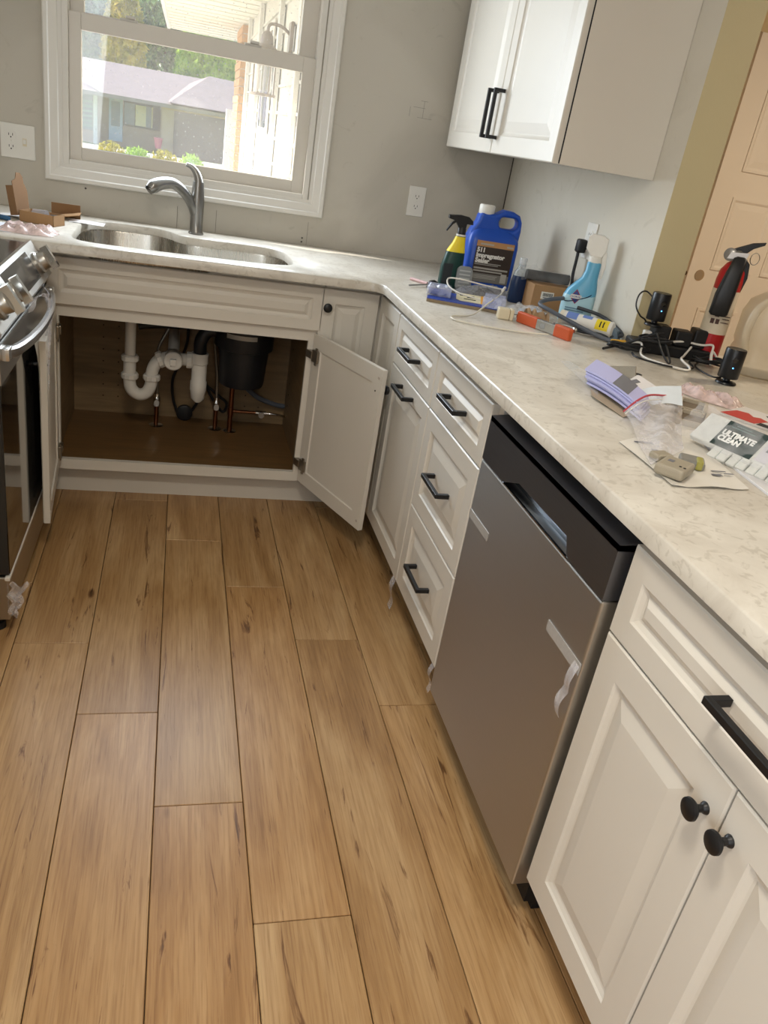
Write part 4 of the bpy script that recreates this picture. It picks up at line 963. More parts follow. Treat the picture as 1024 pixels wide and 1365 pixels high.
# carton with barcode and roll in a bag on top
ct = thing('parts_carton', 'closed brown carton with white barcode sticker against the right wall', 'box', (-.088, -.790, CT), math.radians(-3))
MB().box(-.072, -.062, 0, .072, .075, .084, bev=.0015).build('carton', CARD, ct)
lb = MB().box(-.042, -.0628, .040, .004, -.0622, .064).build('barcode_sticker', WPL, ct)
b = MB(); xx = -.036
for i in range(16):
    wv = (.0008, .0014, .001, .002)[i % 4]; b.box(xx, -.0632, .049, xx+wv, -.0627, .060); xx += wv+.0010
b.build('barcode_bars', DARKGAP, lb)
MB().box(-.034, -.0632, .043, -.004, -.0627, .046).build('sticker_print', PRINT, lb)
rl = thing('bagged_roll', 'black foam roll in a clear bag lying on the carton', 'roll', (-.098, -.79, CT+.085), math.radians(-8))
MB().cyl((-.075, .0, .020), (.078, 0, .020), .0175, 20).build('roll', BLKP, rl, True)
b = MB(); b.sheet(lambda u, v: (-.098+.18*u, .03*math.cos(v*PI)*1.0, .006+.036*math.sin(v*PI)+.004*math.sin(u*17+v*5)+(.012 if u < .3 else 0)*math.sin(v*PI)), 18, 8, .0005); b.build('bag', film_mat('thin_bag', 'f0f0f0', .05, .1), rl, True)

# light blue spray bottle
s = thing('bleach_spray_bottle', 'light blue spray bottle with white trigger against the right wall', 'spray bottle', (-.073, -1.005, CT), math.radians(-28))
oval_loft(MB(), [(0, .046, .030, 0), (.005, .051, .034, 0), (.05, .053, .035, 0), (.088, .052, .034, .001), (.10, .048, .032, .004)]).build('lower_label', LBLUE, s, True)
oval_loft(MB(), [(.088, .0515, .0338, .001), (.105, .048, .032, .004), (.13, .036, .028, .012), (.148, .026, .024, .018), (.17, .0225, .021, .021), (.195, .0225, .021, .021), (.200, .019, .019, .021)]).build('bottle', SKYB, s, True)
b = MB(); b.tube([(-.052, -.012, .070), (-.03, -.034, .071), (.0, -.037, .082), (.028, -.033, .094), (.045, -.016, .108)], .0016, 6, 5); b.build('blue_swoosh', NAVY, s, True)
em = thing('tmp', '', ''); bpy.data.objects.remove(em)
b = MB(); b.prism([(-.018, .086), (.002, .066), (.018, .088), (.0, .112)], -.0385, -.036, 'y', bev=.002); e_ = b.build('emblem', mat('emblem_red', 'a3202c', .4), s); e_.location = (-.010, .002, 0)
b = MB(); b.prism([(-.015, .087), (.002, .069), (.015, .088), (.0, .109)], -.0392, -.038, 'y'); b.build('emblem_field', mat('emblem_blue', '233c82', .4), e_)
MB().box(-.016, -.0398, .083, .018, -.0390, .095).build('emblem_band', WPL, e_)
text('CLOROX', .0085, e_, (-.0145, -.0400, .0862), (PI/2, 0, 0), mat('emblem_text', '233c82', .5), bold=.0002, sx=.85)
b = MB()
for zz, wv in ((.050, .05), (.043, .06), (.036, .06)): b.box(-.035, -.0362, zz, -.035+wv, -.0345, zz+.003)
stuff(b.build('small_print', mat('print_blue', '5d7f9a', .5), s))
b = MB(); b.box(-.035, -.0360, .026, .015, -.0345, .030); b.build('red_print', mat('print_red', 'b0566a', .5), s)
MB().lathe([(.021, .198), (.021, .214), (.017, .218)], (.021, 0, 0), 24).build('collar', WPL, s, True)
b = MB(); b.prism([(-.016, .272), (-.015, .236), (-.004, .224), (.002, .216), (.038, .216), (.048, .235), (.047, .272), (.030, .281), (-.004, .282)], -.013, .013, 'y', bev=.003, seg=2); b.build('sprayer_head', WPL, s)
b = MB(); b.prism([(.040, .238), (.050, .236), (.058, .19), (.054, .155), (.048, .150), (.046, .18), (.040, .21)], -.007, .007, 'y', bev=.002); b.build('trigger', WPL, s)

# plug in outlet 3 with cord
pg = thing('outlet_plug', 'black plug in the right wall outlet with cord hanging down', 'plug', (-.009, -.835, 1.140))
b = MB(); b.box(-.030, -.016, -.022, .0, .016, .022, bev=.007, seg=3); b.build('plug_body', BLKP, pg, True)
MB().tube([(-.020, 0, -.018), (-.020, -.002, -.05), (-.020, -.004, -.10), (-.014, -.02, -.17), (-.016, -.06, -.216)], .0055, 8).build('cord', BLKP, pg, True)

# clear coil of tubing, caulk tube, grey cord
tag(MB().tube([(-.20+.035*math.cos(a*.9), -.945+.045*math.sin(a*.9), CT+.006+.004*(a/7)) for a in range(0, 15)], .0035, 8, 3).build('tubing_coil', film_mat('clear_tube', 'd9dcde', .55), None, True), 'coil of clear plastic tubing before the brown carton', 'tubing')
crumple('plastic_bag', 'clear plastic bag with small parts in front of the carton', 'bag', -.20, -.93, .13, .13, .03, FILM, 5)
ck = thing('caulk_tube', 'white caulk tube with blue print and yellow label on its side', 'tube', (-.165, -1.10, CT+.030), 0)
CD = Vector((.155, -.14, 0)).normalized(); CL = .19
ck.rotation_euler = (0, 0, math.atan2(CD.y, CD.x))
MB().lathe([(.0235, 0), (.0245, .004), (.0245, .165), (.018, .170), (.008, .172), (.005, .205)][:4], (0, 0, 0), 24, (1, 0, 0)).build('barrel', WPL, ck, True)
MB().lathe([(.0253, .0), (.0253, .012)], (-.002, 0, 0), 24, (1, 0, 0)).build('end_rim', mat('cream_rim', 'ddd5c2', .4), ck, True)
def wrap(name, m, x0_, x1_, a0, a1, r=.0249):
    b = MB(); b.loft([[(x, -rr_*math.cos(math.radians(a)), rr_*math.sin(math.radians(a))) for x, rr_ in ((x0_, r), (x1_, r), (x1_, r-.001), (x0_, r-.001))] for a in [a0+(a1-a0)*i/6 for i in range(7)]]); b.build(name, m, ck)
wrap('blue_print', mat('caulk_blue', '6c86c4', .5), .02, .055, 20, 120); wrap('blue_print', MC['caulk_blue'], .07, .10, 50, 130); wrap('yellow_label', YEL, .115, .155, -10, 80); wrap('yellow_print', DARKGAP, .128, .132, 10, 55, .0252); wrap('yellow_print', DARKGAP, .138, .142, 10, 55, .0252)
tag(MB().prism(rr(.15, .055, .01, 3), CT+.0005, CT+.005, 'z').build('clear_tray', film_mat('tray_clear', 'cfc8bc', .6), None, loc=(-.10, -1.16, 0), rotz=math.atan2(CD.y, CD.x)), 'shallow clear plastic tray lying under the caulk tube', 'tray')
for q, (xx, yy, ww) in enumerate([]): pass
gc = tag(MB().tube([(-.125, -1.005, CT+.075), (-.19, -1.02, CT+.065), (-.225, -1.055, CT+.055), (-.20, -1.11, CT+.045), (-.13, -1.19, CT+.022), (-.07, -1.25, CT+.007), (-.02, -1.30, CT+.007), (.02, -1.325, CT+.009)], .0065, 10).build('thick_cable', GRYC, None, True), 'thick grey cable looping over the caulk tube', 'cable')
tag(MB().tube([(-.195, -1.12, CT+.010), (-.09, -1.20, CT+.012), (-.012, -1.22, CT+.018), (-.008, -1.16, CT+.035), (-.03, -1.09, CT+.05), (-.09, -1.045, CT+.058)], .0055, 10).build('thick_cable', mat('charcoal_cord', '3a3e44', .5), None, True), 'charcoal cable curling round the right end of the caulk tube', 'cable')
wg = thing('grey_wedge', 'blue-grey rounded plastic case at the foot of the wall end', 'case', (-.045, -1.195, CT), math.radians(-40))
MB().prism([(-.04, 0), (.04, 0), (.03, .03), (.01, .043), (-.03, .045)], -.02, .02, 'y', bev=.004).build('case', mat('slate_plastic', '5f7282', .5), wg)
b = MB(); b.sheet(lambda u, v: (-.245+.05*u, -1.03-.06*u+.045*v, CT+.001+.028*math.sin(v*PI)*(1+.3*math.sin(u*20))), 8, 8, .0008); tag(b.build('crumpled_wrapper', mat('kraft_paper', '9c7d5a', .8), None, True), 'crumpled brown kraft paper at the white end of the caulk tube', 'paper')

# orange clamp / adapter
cl = thing('spring_clamp', 'orange and silver hand clamp lying on the counter', 'clamp', (-.262, -1.195, CT)); dv = Vector((.083, -.208, 0)); cl.rotation_euler = (0, 0, math.atan2(dv.y, dv.x))
LL = dv.length/2
b = MB(); b.box(-LL, -.009, .0, -LL+.088, .009, .034, bev=.004); b.build('rear_grip', ORANGE, cl)
b = MB(); b.box(-LL+.084, -.008, .002, .052, .008, .032, bev=.003); b.build('steel_spine', SSB, cl); MB().box(-.008, -.0086, .010, .012, -.0078, .024, bev=.0004, seg=1).build('stamp', GREYP, cl)
b = MB(); b.box(.048, -.009, .0, LL, .009, .036, bev=.004); b.build('front_grip', ORANGE, cl)
b = MB(); b.tube([(.03, .014, .028), (.06, .024, .034), (LL-.012, .024, .034), (LL-.004, .012, .03)], .005, 8); b.build('inner_jaw', SSB, cl, True)
ad = thing('power_adapter', 'ivory cube power adapter with prongs at end of the clamp', 'adapter', (-.335, -1.075, CT), math.radians(-12))
MB().box(-.032, -.016, 0, .006, .018, .034, bev=.004).build('cube', IVORY, ad); MB().box(.0065, -.016, .0, .018, .018, .034, bev=.003).build('cube_front', IVORY, ad)
b = MB(); b.box(.018, -.009, .012, .034, -.0075, .019); b.box(.018, .008, .012, .034, .0095, .019); b.build('prongs', CHR, ad)
wc = thing('white_cable', 'thin white cable looped over the blue-yellow box', 'cable', (-.45, -.95, CT))
def lp(pts): return [(x+.45, y+.95, z) for x, y, z in pts]
WCB = mat('cable_white', 'd6d0c2', .45)
MB().tube(lp([(-.275, -.86, .055), (-.31, -.92, .045), (-.38, -1.02, .035), (-.46, -1.10, .006), (-.535, -1.14, .004), (-.545, -1.19, .004), (-.50, -1.225, .004), (-.42, -1.25, .004), (-.34, -1.262, .004), (-.275, -1.262, .006)]), .0026, 8).build('cord', WCB, wc, True)
MB().tube(lp([(-.275, -.86, .055), (-.345, -.87, .062), (-.42, -.83, .066), (-.455, -.80, .060), (-.47, -.86, .045), (-.455, -.93, .038), (-.40, -.985, .034)]), .0026, 8).build('cord', WCB, wc, True)
MB().tube(lp([(-.262, -.835, .058), (-.285, -.875, .054)]), .005, 8, 0).build('plug', WPL, wc, True)

# blue-yellow flat box, clear cases and card on top
fb = thing('blue_carton', 'flat blue box with yellow corner beside the blue jug', 'box', (-.425, -.885, CT)); fv = Vector((.20, -.06, 0)); fb.rotation_euler = (0, 0, math.radians(-17))
MB().box(-.115, -.085, 0, .135, .085, .010, bev=.001).build('base', mat('card_brown_edge', '8a7a62', .8), fb); MB().box(-.115, -.085, .010, .135, .085, .0125, bev=.0005, seg=1).build('lid', mat('carton_blue', '2a46a0', .35), fb)
MB().prism([(-.115, .085), (-.115, -.04), (-.05, .085)], .0122, .0132, 'z').build('yellow_corner', YEL, fb)
c_ = thing('clear_case', 'clear plastic case with blue parts on left of the blue box', 'case', (-.50, -.86, CT+.0135), math.radians(-17))
CC = film_mat('case_clear', 'cfd6f0', .36, .1)
b = MB(); b.box(-.04, -.045, 0, .04, .045, .030, bev=.004); b.build('shell', CC, c_); b = MB(); b.box(-.034, -.03, .003, .03, .03, .014, bev=.003); b.build('blue_part', mat('part_blue', '1f3b86', .4), c_)
tg = thing('hang_tag', 'cream printed hang tag with orange edge on the blue box', 'tag', (-.405, -.905, CT+.020), math.radians(-17), rot=(math.radians(14), 0, math.radians(-17)))
MB().prism([(-.045, -.02), (-.03, -.03), (.05, -.03), (.05, .03), (-.03, .03), (-.045, .02)], 0, .0016, 'z').build('card', mat('tag_cream', 'd8cfae', .5), tg); MB().box(.036, -.03, .0015, .050, .03, .0022).build('orange_edge', mat('tag_orange', 'd99a3a', .5), tg)
b = MB()
for i, (xa, ya, wv) in enumerate(((-.015, .012, .03), (-.010, .0, .028), (-.02, -.014, .04), (-.034, .010, .010))): b.box(xa, ya, .0015, xa+wv, ya+.005, .0022)
b.build('print', DARKGAP, tg)
c_ = thing('clear_case', 'empty clear plastic case standing between tag and ivory adapter', 'case', (-.335, -.965, CT+.0135), math.radians(-20))
MB().box(-.04, -.03, 0, .03, .04, .034, bev=.004).build('shell', CC, c_)
MB().sheet(lambda u, v: (-.045+.06*u, -.05+.02*v, .002+.03*v), 4, 4).build('flap', CC, c_)
crumple('plastic_bag', 'grey crumpled clear bag at the foot of the blue jug', 'bag', -.27, -.66, .22, .12, .035, film_mat('grey_film', '9a9a9e', .55, .2), 3)
# pliers / bits at left end
tl = thing('hex_tool', 'thin dark tool with steel bit lying at the counter edge', 'tool', (-.475, -.66, CT+.006))
MB().tube([(-.085, -.045, 0), (-.02, .0, .001), (.06, .045, .002)], .0028, 8, 3).build('shaft', GREYP, tl, True); MB().lathe([(.003, 0), (.010, .01), (.012, .03), (.006, .045)], (.0, .01, .006), 12, (.8, .5, 0)).build('grip', BLKP, tl, True)
tag(MB().cyl((-.515, -.555, CT+.006), (-.470, -.62, CT+.006), .0055, 12).build('pink_stick', mat('pink_plastic', 'd9b5b4', .5), None, True), 'short pink plastic stick beside the dark tool', 'stick')
crumple('foil_wrapper', 'shiny crumpled foil wrapper in front of the green bottle', 'wrapper', -.44, -.69, .09, .06, .02, mat('foil', '8e9094', .18, .9), 4)

# power strip cluster --------------------------------------------------------
ps = thing('power_strip', 'black power strip loaded with bulky adapters at the wall end', 'power strip', (.085, -1.325, CT)); ps.rotation_euler = (0, 0, math.radians(-14))
MB().box(-.12, -.035, 0, .12, .035, .034, bev=.006).build('strip', BLKP, ps)
for (x, y, w_, h_, z_) in ((-.035, .0, .05, .05, .030), (.03, -.005, .05, .045, .04), (.085, .005, .045, .055, .028)):
    MB().box(x-w_/2, y-.026, .034, x+w_/2, y+.026, .034+h_, bev=.005).build('adapter', BLKP, ps)
MB().box(-.085, -.02, .034, -.062, .005, .062, bev=.004).build('white_adapter', WPL, ps)
# cameras
def camera_thing(lab, x, y, z, rz, led=True):
    c = thing('security_camera', lab, 'camera', (x, y, z), rz); body = mat('camera_black', '0d0f14', .35)
    MB().lathe([(.026, 0), (.028, .002), (.026, .006), (.010, .009), (.008, .018)], n=28).build('stand', body, c, True)
    MB().lathe([(.0255, .017), (.027, .019), (.027, .092), (.0255, .095), (.022, .0945)], n=32).build('body', body, c, True)
    MB().lathe([(.007, 0), (.007, .001), (.004, .0012)], (0, -.0268, .068), 16, (0, -1, 0)).build('lens', BLKG, c)
    MB().lathe([(.0016, 0), (.0016, .0012)], (0, -.0266, .048), 10, (0, -1, 0)).build('status_light', mat('blue_led', '4aa0ff', .4, emit=6), c)
    return c
camera_thing('black cylindrical camera on the open counter right of the cables', .103, -1.604, CT, math.radians(-26))
camera_thing('black cylindrical camera perched on the power strip adapters', .022, -1.318, CT+.078, math.radians(-10))
tag(MB().tube([(.025, -1.29, CT+.145), (.0, -1.268, CT+.165), (-.025, -1.275, CT+.155), (-.035, -1.29, CT+.125), (-.02, -1.30, CT+.10), (.0, -1.30, CT+.09), (.02, -1.285, CT+.075)], .0024, 8).build('camera_cable', BLKP, None, True), 'thin black cable looping behind the perched camera', 'cable')
# tangled cables
def cable(lab, pts, r=.0028, m=None): return tag(MB().tube([(x, y, CT+z) for x, y, z in pts], r, 7, 7).build('tangled_cable', m or BLKP, None, True), lab, 'cable')
WHC = mat('cable_bright_white', 'dcd8d0', .4)
cable('white cable snaking in front of the power strip', [(-.075, -1.31, .010), (-.02, -1.345, .030), (-.04, -1.40, .006), (-.02, -1.47, .005), (.03, -1.52, .005), (.055, -1.50, .008), (.05, -1.46, .02), (.09, -1.41, .02), (.13, -1.375, .04)], .0032, WHC)
cable('white cable loop standing at right end of the tangle', [(.05, -1.37, .045), (.11, -1.36, .050), (.165, -1.37, .048), (.185, -1.395, .055), (.17, -1.42, .03), (.165, -1.44, .008), (.18, -1.41, .04), (.20, -1.42, .02), (.205, -1.47, .005)], .0032, WHC)
cable('black cable arcing along front of the tangle', [(-.06, -1.38, .006), (-.07, -1.43, .005), (-.02, -1.49, .005), (.03, -1.50, .004), (.075, -1.49, .006), (.085, -1.45, .012), (.12, -1.42, .01), (.17, -1.43, .008)])
cable('black cable running to the camera on the counter', [(.15, -1.41, .010), (.10, -1.46, .006), (.085, -1.52, .005), (.085, -1.57, .006), (.10, -1.585, .010)], .0024)
def coil(lab, c, ax, az, rz_, n=4, r=.0026, seed=1):
    rnd = random.Random(seed); P = []
    for i in range(n*8):
        a = 2*PI*i/8; k = 1+rnd.uniform(-.12, .12); x = ax*k*math.cos(a); y = az*k*math.sin(a)
        P.append((c[0]+x*math.cos(rz_)-y*math.sin(rz_), c[1]+x*math.sin(rz_)+y*math.cos(rz_), max(.004, c[2]+rnd.uniform(-.004, .008)+.0015*i/8)))
    return cable(lab, P, r)
coil('bundled black cable coil at right end of the tangle', (.165, -1.43, .012), .045, .018, math.radians(-20), 5, seed=3)
coil('bundled black cable coil left of the power strip', (-.055, -1.345, .010), .055, .016, math.radians(-25), 5, seed=4)
coil('bundled black cable draped over the adapters', (.01, -1.375, .045), .045, .015, math.radians(-30), 4, seed=5)
cable('black cable trailing left with bare plug end', [(-.145, -1.365, .006), (-.10, -1.335, .008), (-.05, -1.325, .02), (.0, -1.36, .06), (.03, -1.37, .07)], .004)
cable('short black cable hanging in a narrow loop before the adapters', [(.0, -1.38, .07), (.01, -1.41, .03), (.015, -1.45, .006), (.03, -1.44, .006), (.03, -1.40, .04), (.03, -1.38, .06)], .003)
tag(MB().tube([(-.07, -1.27, CT+.008), (-.03, -1.275, CT+.010), (.0, -1.285, CT+.012)], .008, 8).build('yellow_screwdriver', mat('tool_yellow', 'd3a02a', .4), None, True), 'yellow handled tool tucked behind the black cables', 'tool')

# fire extinguisher -------------------------------------------------------------
fe = thing('fire_extinguisher', 'red fire extinguisher with black hose and gauge on the counter', 'extinguisher', (.205, -1.345, CT), math.radians(-30))
MB().lathe([(.034, 0), (.037, .004), (.0375, .02), (.0375, .235), (.034, .262), (.022, .282), (.014, .288)], n=36).build('cylinder', RED, fe, True)
b = MB(); b.lathe([(.0379, .085), (.0379, .21)], n=36); 
b.build('paper_label', mat('extinguisher_label', 'cfc2ac', .5, var=.12, vscale=40), fe, True)
b = MB()
for (x, z, w_, h_) in ((-.02, .115, .010, .014), (-.006, .115, .010, .014), (-.012, .135, .012, .012), (.010, .13, .02, .002), (.010, .138, .02, .002), (.008, .12, .022, .002)):
    b.box(x, -.0392, z, x+w_, -.034, z+h_)
b.build('label_print', mat('label_dark_print', '4a3028', .6), fe)
MB().lathe([(.013, .285), (.015, .290), (.015, .315), (.010, .32)], n=20).build('valve', mat('valve_grey', '8a8780', .35, .6), fe, True)
MB().lathe([(.016, 0), (.018, .002), (.018, .010), (.015, .012)], (-.020, -.008, .305), 24, (-.3, -1, .1)).build('gauge', mat('gauge_rim', '8d8a86', .3, .7), fe, True)
b = MB(); b.prism([(-.022, .318), (.0, .330), (.030, .345), (.062, .352), (.060, .344), (.034, .330), (.02, .315), (-.01, .308)], -.009, .009, 'y', bev=.002); b.build('squeeze_lever', BLACK, fe)
b = MB(); b.prism([(-.012, .300), (.02, .304), (.038, .288), (.044, .25), (.036, .20), (.028, .20), (.030, .25), (.022, .282), (.0, .290)], -.010, .010, 'y', bev=.003); b.build('carry_handle', BLACK, fe)
b = MB(); b.loft([[(x+cx, y+cy, z) for x, y in rr(w_, d_, r_, 3)] for z, w_, d_, r_, cx, cy in ((.140, .040, .018, .008, -.008, -.052), (.146, .052, .024, .010, -.008, -.052), (.20, .054, .026, .011, -.006, -.051), (.26, .044, .024, .010, .0, -.046), (.300, .036, .020, .008, .006, -.036), (.305, .02, .014, .006, .006, -.034))]); b.build('discharge_horn', BLACK, fe, True)
b = MB(); b.tube([(.045+.012*math.cos(a), -.012, .305+.016*math.sin(a)) for a in [i*PI/6 for i in range(13)]], .0013, 6, 2); b.build('pull_pin_ring', CHR, fe, True)
b = MB(); b.prism([(-.03, .295), (.02, .300), (.026, .318), (-.024, .312)], -.030, -.029, 'y'); b.build('white_tag', PAPER, fe)

# translucent jug --------------------------------------------------------------
jm = bpy.data.materials.new('milky_jug'); jm.use_nodes = True; t_ = jm.node_tree; p_ = t_.nodes['Principled BSDF']
p_.inputs['Base Color'].default_value = srgb('e6d9c0'); p_.inputs['Roughness'].default_value = .35; p_.inputs['Alpha'].default_value = .62; p_.inputs['Transmission Weight'].default_value = .3
JG = thing('plastic_jug', 'large translucent milky plastic jug at the right edge of counter', 'jug', (.335, -1.46, CT), math.radians(-20))
b = MB(); oval_loft(b, [(0, .092, .075, 0), (.006, .102, .085, 0), (.06, .106, .088, 0), (.075, .101, .084, 0), (.09, .106, .088, 0), (.165, .106, .088, 0), (.20, .095, .078, 0), (.225, .065, .055, 0), (.24, .032, .030, 0), (.262, .028, .028, 0)], n=40, p=4); b.build('body', jm, JG, True)
b = MB(); b.tube([(-.07, -.05, .215), (-.10, -.06, .18), (-.108, -.06, .12), (-.095, -.06, .07)], .012, 10); b.build('handle', jm, JG, True)
MB().lathe([(.031, .255), (.031, .272), (.028, .276)], n=28).build('cap', mat('cream_cap', 'd9cdb5', .4), JG, True)

# papers and small packs ---------------------------------------------------------
pu = thing('manual_bundle', 'bundle of lilac folded manuals with grey printed band', 'papers', (0, 0, 0))
A = Vector((-.337, -1.690, CT)); pu.location = A; dirn = Vector((.0, -.255, 0)); wv = Vector((-.064, -.072, 0))
for i in range(5):
    b = MB(); zz = .008+.0062*i; sh = .004*math.sin(i*2.3)
    b.sheet(lambda u, v: (dirn.x*u+wv.x*v+sh, dirn.y*u+wv.y*v+sh+.006*(i-2), zz+.006*math.sin(u*PI)+.008*(1-v)*(1-u)), 8, 3, .0044); b.build('folded_sheet', LILAC, pu)
b = MB(); b.sheet(lambda u, v: (dirn.x*(.52+.28*u)+wv.x*v+sh, dirn.y*(.52+.28*u)+wv.y*v+sh+.012, .0375+.006*math.sin((.52+.28*u)*PI)+.008*(1-v)*(.48-.28*u)), 4, 3, .0008); b.build('grey_band', PRINT, pu)
def quad_paper(name, lab, cat, c4, zf, m, t=.0008, nu=10, nv=8, smooth=True):
    P = [Vector(c) for c in c4]
    def f(u, v):
        a = P[0].lerp(P[1], u); b_ = P[3].lerp(P[2], u); q = a.lerp(b_, v); return (q.x, q.y, CT+zf(u, v))
    return tag(MB().sheet(f, nu, nv, t).build(name, m, None, smooth), lab, cat)
quad_paper('tan_booklet', 'tan curled paper lying under the lilac manuals', 'papers', [(-.355, -1.70), (-.352, -1.95), (-.419, -1.99), (-.435, -1.87)], lambda u, v: .002+.006*v*v*(1-u), mat('tan_paper', 'b5a288', .7))
quad_paper('clear_sleeve', 'clear plastic sleeve sticking out left of the lilac manuals', 'film', [(-.336, -1.543), (-.335, -1.72), (-.415, -1.86), (-.365, -1.55)], lambda u, v: .001+.006*u, FILM)
m1 = thing('instruction_sheet', 'white instruction sheet with small pictures right of lilac manuals', 'papers', (-.25, -1.76, CT+.010))
mp_ = [Vector((.05, .10)), Vector((.043, -.002)), Vector((-.045, -.095)), Vector((-.048, .0))]
MB().prism([tuple(v) for v in mp_], 0, .004, 'z').build('booklet', PAPER, m1)
for (x, y, w_, h_) in ((-.012, .030, .028, .026), (-.018, -.050, .045, .030)): MB().prism([(x, y), (x+w_, y+.02), (x+w_-.003, y+.02-h_), (x-.003, y-h_)], .0041, .0047, 'z').build('picture', PRINT, m1)
P4 = [Vector((-.326, -1.867, .028)), Vector((-.214, -1.862, .050)), Vector((-.300, -2.006, .046)), Vector((-.347, -1.971, .028))]
fl_ = tag(MB().sheet(lambda u, v: tuple(P4[0].lerp(P4[1], u).lerp(P4[3].lerp(P4[2], u), v)+Vector((0, 0, CT+.004*math.sin(u*4)))), 10, 6).build('folded_flyer', mat('flyer_paper', 'd8dfe4', .6, var=.08, vscale=20), None, True), 'white and pale blue flyer standing above the zip bag', 'papers')
bk = thing('metal_bracket', 'thin folded steel bracket with a round hole behind the manuals', 'bracket', (-.235, -1.625, CT+.002), math.radians(-60))
b = MB(); b.prism([(-.05, 0), (.05, 0), (.042, .032), (-.035, .010)], 0, .002, 'y'); b.build('plate', SSB, bk); MB().lathe([(.012, 0), (.012, .004)], (.045, .014, .008), 16, (0, 0, 1)).build('tab', SSB, bk); MB().lathe([(.005, 0), (.005, .0045)], (.045, .014, .008), 12, (0, 0, 1)).build('tab_hole', DARKGAP, bk)
for i, (x, y, lab) in enumerate(((-.235, -1.965, 'taupe plastic trim piece nearest the zip bag'), (-.185, -1.885, 'taupe plastic trim piece beside the white manuals'))):
    f_ = thing('frame_piece', lab, 'frame', (x, y, CT), math.radians(52)); b = MB(); b.box(-.06, -.032, 0, .06, -.024, .012, bev=.001); b.box(-.06, .024, 0, .06, .032, .012, bev=.001); b.box(.052, -.024, 0, .06, .024, .012); b.box(-.06, -.024, 0, -.052, .024, .012); b.build('frame', mat('taupe_trim', 'a89c88', .5), f_); MB().box(-.052, -.024, 0, .052, .024, .004).build('inset', mat('inset_brown', '6f6252', .6), f_)
# sheet of paper under zip bag
quad_paper('instruction_leaf', 'large creased white leaflet under the zip bag and brackets', 'paper', [(-.512, -2.144), (-.30, -2.05), (-.367, -2.344), (-.523, -2.348)], lambda u, v: .0015+.004*abs(math.sin(u*5+v*2)), mat('leaf_paper', 'd5d0c6', .6, var=.05, vscale=30))
b = MB()
for (x, y, w_, h_) in ((-.485, -2.155, .04, .006), (-.47, -2.20, .012, .012), (-.40, -2.28, .03, .004), (-.41, -2.30, .02, .008), (-.38, -2.29, .02, .004)): b.box(x, y, CT+.0074, x+w_, y+h_, CT+.0078)
tag(b.build('leaflet_print', PRINT), 'small grey print marks on the creased white leaflet', 'print')
# zip bag with red seal
zb = thing('zip_bag', 'clear zip bag with red seal resting on the papers', 'bag', (-.432, -2.005, CT))
def zf(u, v):
    a = Vector((.0, .0, .018)); c = Vector((.200, .106, .032)); l = a.lerp(c, u); d = Vector((-.09, -.27, -.010)).lerp(Vector((-.17, -.29, -.022)), u)
    q = l+d*v; q.z = max(.010, q.z+.022*math.sin(u*PI)*(1-v)+.006*math.sin(u*7+v*6)); return q
MB().sheet(zf, 16, 16, .0007).build('bag', FILM2, zb, True)
MB().tube([zf(u/10, 0)+Vector((0, 0, .001)) for u in range(11)], .0022, 6, 2).build('red_seal', mat('seal_red', 'b8404a', .4), zb, True)
MB().tube([zf(u/10, .07)+Vector((0, 0, .001)) for u in range(11)], .0012, 6, 2).build('zip_rib', WPL, zb, True)
# brackets inside/under bag
gb = thing('corner_bracket', 'taupe plastic connector block on the white leaflet', 'connector', (-.492, -2.300, CT+.007), math.radians(40))
MB().box(-.036, -.026, 0, .032, .026, .020, bev=.006, seg=3).build('block', TAUPE, gb); b = MB(); b.box(-.006, .004, .0202, .006, .014, .0208); b.build('stamp', PRINT, gb); b = MB(); b.lathe([(.0025, 0), (.0025, .0006)], (-.016, -.012, .0202), 8); b.lathe([(.0025, 0), (.0025, .0006)], (-.018, -.020, .0202), 8); b.build('holes', DARKGAP, gb)
gb = thing('corner_bracket', 'grey connector block lying right of the taupe connector', 'connector', (-.432, -2.262, CT+.007), math.radians(60))
MB().box(-.014, -.022, 0, .028, .022, .014, bev=.004).build('block', mat('grey_block', '7d7b74', .4), gb); MB().box(-.016, -.018, .0, .012, -.006, .018, bev=.003).build('latch', mat('olive_latch', '99934a', .5), gb)
gb = thing('corner_bracket', 'small taupe connector half hidden behind the taupe block', 'connector', (-.482, -2.240, CT+.007), math.radians(10))
MB().box(-.018, -.014, 0, .018, .014, .014, bev=.004).build('block', TAUPE, gb)
# ultimate clean pack on a white tray
ty = thing('white_tray', 'long white tray under the dark printed pack at counter right', 'tray', (-.20, -2.16, CT))
P0, P1 = Vector((-.30, -2.06, 0)), Vector((-.335, -2.40, 0))
b = MB(); b.prism([(-.105, .11), (.09, .165), (.145, -.235), (-.145, -.255)], .0, .005, 'z', bev=.001); b.build('tray', mat('tray_white', 'd4d2d2', .4), ty)
uc_ = thing('cleaning_pad_pack', 'clear pack with dark green lettered card and pale ribbed pads', 'package', (-.255, -2.05, CT+.018))
ex = Vector((.16, .03, 0)).normalized()       # text direction measured on the counter
e1 = Vector((.157, -.004, 0)); e1n = Vector((.66, -.75, 0))
ang_t = math.atan2(-.05, .165)
uc_.location = (-.339, -2.172, CT+.024); TILT = math.radians(40)
uc_.rotation_euler = (Matrix.Rotation(math.radians(-68.7), 3, 'Z') @ Matrix.Rotation(TILT, 3, 'X')).to_euler()
